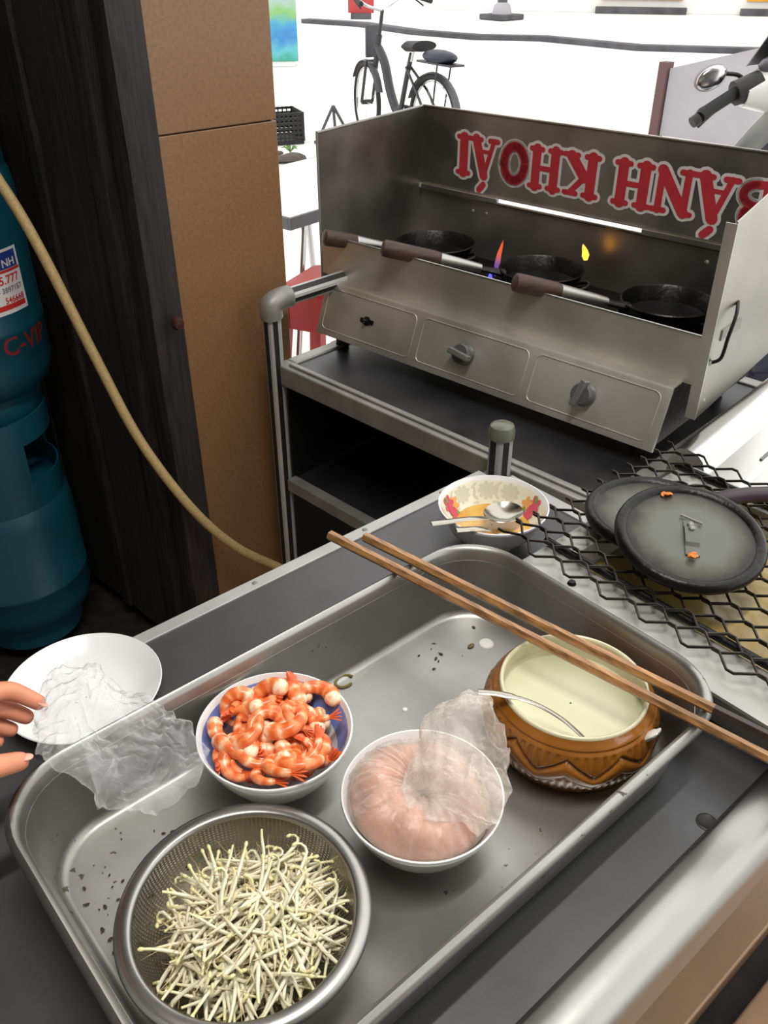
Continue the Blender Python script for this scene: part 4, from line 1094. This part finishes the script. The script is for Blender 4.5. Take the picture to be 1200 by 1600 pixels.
tb_('main_tube', bez([tuple(HT), (WB - .26, 0, .60), (WB - .34, 0, .42), (WB - .42, 0, .30), (.44, 0, .27)], 6), .034)
tb_('seat_tube', [(.44, 0, .26), (.34, 0, .56), (.29, 0, .69)], .019)
tb_('seat_post', [(.29, 0, .64), (.265, 0, .72)], .012, 'chrome')
for s in (-1, 1):
    tb_('chain_stay', [(.44, s * .02, .27), (.2, s * .05, .28), (0, s * .055, WR)], .011); tb_('seat_stay', [(.33, s * .02, .60), (.15, s * .05, .46), (0, s * .055, WR)], .010)
    tb_('rack_stay', [(-.05, s * .05, WR), (-.12, s * .06, .68)], .006)
tb_('stem', [HT + Vector((-.03, 0, .08)), HT + Vector((-.07, 0, .24))], .014, 'bike_frame')
hb = HT + Vector((-.07, 0, .24))
for s in (-1, 1):
    tb_('handlebar', bez([hb, hb + Vector((.05, s * .10, .03)), hb + Vector((.03, s * .22, .09)), hb + Vector((-.10, s * .28, .08))], 5), .011, 'chrome')
    tb_('grip', [hb + Vector((-.08, s * .275, .08)), hb + Vector((-.20, s * .30, .06))], .017, 'rubber')
    tb_('brake_lever', [hb + Vector((-.04, s * .26, .07)), hb + Vector((-.14, s * .27, .03))], .006, 'rubber')
part('front_plate', G().box(WB - .09, WB - .075, -.06, .06, .62, .84).xf(Matrix.Rotation(0, 4, 'Z')), M['bike_fender'], bk, bevel=.01)
g = G(); lo = []
for i in range(9):
    s = i / 8; w = .035 + .07 * s ** 1.5; lo.append([(.38 - .25 * s, w * cos(2*PI*k/14), .73 + .035 * sin(2*PI*k/14) * (1 if s > .05 else .5) + .02 * s) for k in range(14)])
part('saddle', g.loft(lo, 0, True, True, True), M['rubber'], bk, smooth=60)
g = G().sphere((-.06, 0, .70), .18, .085, .045, 18, 0, 8); part('rear_seat', g, M['navy'], bk, smooth=70)
part('rack', G().box(-.27, .14, -.06, .06, .655, .668), M['bike_frame'], bk)
tb_('crank', [(.44, -.08, .27), (.50, -.085, .14)], .010); part('pedal', G().box(.46, .55, -.17, -.09, .12, .14), M['rubber'], bk)
part('chain_case', G().box(.02, .46, -.065, -.045, .22, .33), M['bike_frame'], bk, bevel=.02)
tb_('kick_stand', [(.02, .06, .28), (-.02, .17, .005)], .009, 'chrome')

# scooter -----------------------------------------------------------------
sc_ = thing('scooter', 'white motor scooter with black grips and an oval mirror behind the wind guard', 'scooter', (2.77, 1.295, 0), rad(49.1))
# local x forward, y to the scooter's left
def sct(nm, pts, r, m, n=12, **k): return part(nm, G().tube(pts, r, n, **k), M[m], sc_, smooth=60)
for sd, nm in ((1, 'left'), (-1, 'right')):
    sct(nm + '_grip', [(-.10, sd * .345, .968), (-.09, sd * .335, .974), (-.08, sd * .32, .982), (-.06, sd * .24, 1.028)], [.016, .020, .0175, .0175], 'rubber')
    sct(nm + '_bar_end', [(-.106, sd * .366, .955), (-.10, sd * .348, .966)], .016, 'black')
    sct(nm + '_switch', [(-.058, sd * .245, 1.024), (-.045, sd * .175, 1.045)], [.034, .040], 'black')
    sct(nm + '_lever', bez([(-.02, sd * .21, 1.02), (-.03, sd * .28, .975), (-.07, sd * .335, .940)], 5), .006, 'black')
    g = G().sphere((0, 0, 0), .010, .044, .030, 20, 0, 10); g.xf(Matrix.Translation((-.02, sd * .305, 1.06)) @ Matrix.Rotation(rad(-28 * sd), 4, 'X'))
    part('mirror_glass', g, M['chrome'], sc_, smooth=60)
    g = G().sphere((0, 0, 0), .012, .049, .035, 20, 0, 10); g.xf(Matrix.Translation((-.010, sd * .305, 1.06)) @ Matrix.Rotation(rad(-28 * sd), 4, 'X'))
    part('mirror_shell', g, M['grey_board'], sc_, smooth=60)
    sct('mirror_stalk', bez([(-.01, sd * .19, 1.04), (-.01, sd * .225, 1.065), (-.012, sd * .262, 1.07)], 4), .006, 'black')
g = G(); lo = []
for i in range(17):
    s = i / 16; y_ = .215 - .43 * s; w = .045 + .065 * sin(PI * s); lo.append([(-.045 + .06 * sin(PI * s) + w * cos(2*PI*k/20), y_, 1.025 + .02 * sin(PI * s) + w * .85 * sin(2*PI*k/20)) for k in range(20)])
part('cowl', g.loft(lo, 0, True, True, True), M['white_body'], sc_, smooth=70)
part('dash', G().sphere((-.045, 0, 1.095), .05, .19, .045, 24, 0, 10), mat('dash grey', (96, 96, 100), .3), sc_, smooth=60)
for y_ in (.13, .06, -.03, -.11): part('gauge', G().tube([(-.078, y_, 1.108), (-.090, y_, 1.110)], .024, 18), M['chrome'], sc_)
g = G(); lo = []
for i in range(13):
    a = rad(-85 + 170 * i / 12); lo.append([(-.02 + .12 * cos(a) - .03 * z_, .21 * sin(a) * (1 - .3 * z_), 1.085 + .13 * z_) for z_ in (0, .5, 1)])
part('wind_screen', g.loft(lo, 0, False), M['black'], sc_, smooth=60)
g = G(); lo = []
for i in range(11):
    s = i / 10; z_ = 1.0 - .68 * s; w = .12 + .13 * sin(PI * min(1, s * 1.25)); lo.append([(.05 + .12 * s + .03 * cos(a) - .10 * abs(sin(a)) ** 2, w * sin(a), z_) for a in [rad(-90 + 15 * k) for k in range(13)]])
part('leg_shield', g.loft(lo, 0, False), M['white_body'], sc_, smooth=70)
g = G(); lo = []
for i in range(9):
    s = i / 8; z_ = .90 - .55 * s; w = .10 + .12 * sin(PI * min(1, s * 1.2)); lo.append([(.01 + .08 * s - .05 * abs(sin(a)), w * sin(a), z_) for a in [rad(-90 + 22.5 * k) for k in range(9)]])
part('inner_shield', g.loft(lo, 0, False), M['navy'], sc_, smooth=70)
part('floor_board', G().box(-.40, .14, -.16, .16, .27, .33), M['navy'], sc_, bevel=.02)
g = G(); lo = []
for i in range(13):
    s = i / 12; lo.append([(-.35 - .85 * s, (.10 + .10 * sin(PI * s)) * cos(2*PI*k/18), .55 + .08 * s + (.14 + .06 * sin(PI * s)) * sin(2*PI*k/18)) for k in range(18)])
part('rear_body', g.loft(lo, 0, True, True, True), M['white_body'], sc_, smooth=70)
part('seat', G().sphere((-.72, 0, .78), .38, .14, .07, 20, 0, 8), M['navy'], sc_, smooth=70)
for cx in (.42, -.95):
    part('tyre', G().tube([(cx + .19 * cos(2*PI*k/32), 0, .235 + .19 * sin(2*PI*k/32)) for k in range(32)], .045, 10, closed=True, upv=(0, 1, 0)), M['rubber'], sc_)
    part('hub', G().tube([(cx, -.04, .235), (cx, .04, .235)], .10, 18), M['chrome'], sc_)
sct('front_fork', [(.42, .06, .235), (.22, .05, .62)], .02, 'chrome'); sct('front_fork', [(.42, -.06, .235), (.22, -.05, .62)], .02, 'chrome')
part('front_fender', G().sphere((.40, 0, .40), .22, .075, .10, 18, 0, 8), M['white_body'], sc_, smooth=70)

# low grey board with a dull pink end post
gb = thing('street_board', 'low pale grey board with a dull pink end post standing in the street', 'board', (6.8, 4.4, 0))
g = G(); A, B_ = Vector((6.80, 4.36, 0)), Vector((7.02, 2.4, 0)); n_ = Vector((.06, 0, 0))
loops = []
for q in (Vector((0, 0, 0)), n_):
    loops.append([A + q + Vector((0, 0, .02)), B_ + q + Vector((0, 0, .02)), B_ + q + Vector((0, 0, 1.06)), A + q + Vector((0, 0, .52))])
part('panel', rel(g.loft(loops, 0, True, True, True), (6.8, 4.4, 0)), M['grey_board'], gb)
part('end_post', G().box(-.03, .06, -.03, .05, 0, .56), M['pinkish'], gb)

# printed box, crate, frame, stones beyond the pillar
m, nt, b = NT('printed carton'); L = nt.links
tc = nt.nodes.new('ShaderNodeTexCoord'); sp = nt.nodes.new('ShaderNodeSeparateXYZ'); L.new(tc.outputs['Object'], sp.inputs[0])
n = nt.nodes.new('ShaderNodeTexNoise'); n.inputs['Scale'].default_value = 6; L.new(tc.outputs['Object'], n.inputs['Vector'])
ma = nt.nodes.new('ShaderNodeMath'); ma.operation = 'MULTIPLY_ADD'; ma.inputs[1].default_value = .25; L.new(n.outputs['Fac'], ma.inputs[0]); L.new(sp.outputs[2], ma.inputs[2])
rp = nt.nodes.new('ShaderNodeValToRGB'); L.new(ma.outputs[0], rp.inputs[0]); rp.color_ramp.elements[0].color = lin((30, 140, 110)); rp.color_ramp.elements[1].color = lin((120, 170, 165))
for p_, c_ in ((.22, (60, 150, 130)), (.30, (90, 170, 180)), (.45, (50, 120, 180)), (.62, (70, 150, 180)), (.72, (120, 170, 100)), (.86, (150, 175, 165))):
    e = rp.color_ramp.elements.new(p_); e.color = lin(c_)
L.new(rp.outputs[0], b.inputs['Base Color']); b.inputs['Roughness'].default_value = .5
pbx = thing('printed_box', 'tall blue and green printed display box standing in the street by the pillar', 'box', (7.05, 10.6, 0), rad(-35))
part('carton', G().box(-.5, .5, -.2, .2, .06, 1.25), m, pbx, bevel=.01); part('base', G().box(-.46, .46, -.17, .17, 0, .06), M['white_body'], pbx); part('header', G().box(-.5, .5, -.03, .03, 1.25, 1.5), M['white_body'], pbx)
cr_ = thing('plastic_crate', 'black plastic lattice crate on the pavement beside the pillar', 'crate', (4.30, 6.32, 0), rad(-20))
part('base', G().box(-.22, .20, -.16, .16, 0, .03), M['black'], cr_)
g = G()
for z_ in (.04, .075, .11, .145, .18, .215):
    g.box(-.22, .20, -.165, -.155, z_, z_ + .018); g.box(.195, .205, -.16, .16, z_, z_ + .018); g.box(-.22, .20, .155, .165, z_, z_ + .018)
for k in range(12):
    g.box(-.22 + k * .037, -.212 + k * .037, -.168, -.152, .02, .235); g.box(-.22 + k * .037, -.212 + k * .037, .152, .168, .02, .235)
for k in range(9): g.box(.192, .208, -.16 + k * .039, -.152 + k * .039, .02, .235)
o = part('lattice', g, M['black'], cr_); o['kind'] = 'stuff'
tf = thing('metal_stand', 'triangular grey tube stand beside the black crate in the street', 'stand', (4.66, 6.00, 0))
for p0, p1 in (((-.13, .06, 0), (.0, 0, .27)), ((.14, -.06, 0), (0, 0, .27)), ((.02, .0, .02), (.0, 0, .27)), ((-.13, .06, .015), (.14, -.06, .015)), ((-.2, .0, .02), (.16, -.12, .02))):
    part('tube', G().tube([p0, p1], .012, 8), M['bike_fender'], tf)
for x_, y_, s, lb in ((3.98, 5.66, 1.0, 'dark broken paving piece lying on the pavement below the crate'), (3.97, 5.88, .5, 'small brown stone lying on the pavement just below the crate')):
    g = G().sphere((0, 0, 0), .16 * s, .10 * s, .03 * s, 12, 0, 6); g.v = [tuple(Vector(p) * (1 + .5 * nz(p[0] * 9, p[1] * 9, p[2] * 9))) for p in g.v]; g.xf(Matrix.Translation((x_, y_, .015)))
    tag(part('paving_rubble', g, mat('dark rubble', (70, 62, 56), .9, 0, .3, 12), smooth=30), lb, 'stone')
g = G()
for k in range(5):
    a = k * 1.25; g.tube([(4.12, 5.86, .01), (4.12 + .04 * cos(a), 5.86 + .04 * sin(a), .05), (4.12 + .07 * cos(a), 5.86 + .07 * sin(a), .04)], [.004, .02, .003], 6, flat=.3)
tag(part('green_weed', g, mat('leaf green', (70, 110, 30), .6)), 'small yellow-green weed growing by the crate', 'plant')
# folding table and red stools just outside the pillar
ft = thing('folding_table', 'pale folding table with slanted metal legs behind the pillar', 'table', (2.02, 2.80, 0), rad(10))
part('top', G().box(-.37, .39, -.29, .29, .590, .616), M['street'], ft)
for y_ in (-.30, .29): part('edge_band', G().box(-.38, .40, y_, y_ + .01, .575, .615), M['bike_fender'], ft)
for x_ in (-.38, .39): part('edge_band', G().box(x_, x_ + .01, -.289, .289, .575, .615), M['bike_fender'], ft)
for y_ in (-.24, .24):
    part('leg', G().tube([(-.25, y_, .585), (-.42, y_ - .08, 0)], .013, 10), M['chrome'], ft); part('leg', G().tube([(.25, y_, .585), (.3, y_, 0)], .013, 10), M['chrome'], ft)
def stool(lb, c, h, w, rz):
    t = thing('red_stool', lb, 'stool', c, rz, 'red plastic stools outside the pillar')
    part('seat', G().loft([rrect(-w, w, -w, w, .03, h - .03, 5), rrect(-w, w, -w, w, .03, h - .004, 5), rrect(-w + .006, w - .006, -w + .006, w - .006, .03, h, 5)], 0, True, True, True), M['red_plastic'], t)
    for sx in (-1, 1):
        for sy in (-1, 1):
            part('leg', G().loft([[(sx * (w - .02 + o_) + a_ * .022, sy * (w - .02 + o_) + b_ * .022, z_) for a_, b_ in ((-1, -1), (1, -1), (1, 1), (-1, 1))] for z_, o_ in ((h - .02, 0), (0, .035))], 0, True, True, True), M['red_plastic'], t)
    for s in (-1, 1):
        part('apron', G().box(-w + .02, w - .02, s * (w + .0) - .004, s * (w + .0) + .004, h - .14, h - .02), M['red_plastic'], t)
        part('apron', G().box(s * w - .004, s * w + .004, -w + .02, w - .02, h - .14, h - .02), M['red_plastic'], t)
stool('red plastic stool standing by the slanted legs of the folding table', (1.74, 2.28, 0), .44, .13, rad(25))
stool('lower red plastic stool directly behind the cart rail', (1.50, 1.87, 0), .36, .12, rad(25))

# far side of the street
lpst = thing('lamp_post', 'grey lamp post on a stepped base across the street', 'post', (14.9, 13.6, 0))
part('base', G().box(-.32, .32, -.32, .32, 0, .10), M['kerb'], lpst, bevel=.02); part('plinth', G().lathe([(.20, .10), (.16, .25), (.10, .3)], 16), M['grey_board'], lpst); part('pole', G().tube([(0, 0, .2), (0, 0, 4)], .10, 14), M['bike_fender'], lpst)
bl = thing('shop_house', 'far cream shop house with yellow shutters across the street', 'building', (19.2, 11.8, 0), math.atan2(10.56 - 13.69, 19.8 - 17.59))
part('wall', G().box(-6, 8, 0, .6, 0, 7), M['street'], bl)
ym = mat('yellow shutter', (200, 140, 20), .7, 0, .4, 2)
for x0, x1 in ((-2.1, -.4), (.9, 2.9), (3.6, 5.4)):
    part('shutter', G().box(x0, x1, -.06, 0, .25, 2.6), ym, bl); part('door_step', G().box(x0 - .1, x1 + .1, -.35, -.06, 0, .12), M['kerb'], bl)
rd = thing('red_banner_stand', 'faded red banner stand across the street behind the bicycle', 'stand', (12.9, 15.6, 0), rad(-45))
part('banner', G().box(-.26, .26, -.02, .02, .10, 1.0), mat('faded red', (170, 60, 60), .7), rd); part('foot', G().box(-.2, .2, -.12, .12, 0, .10), M['kerb'], rd)
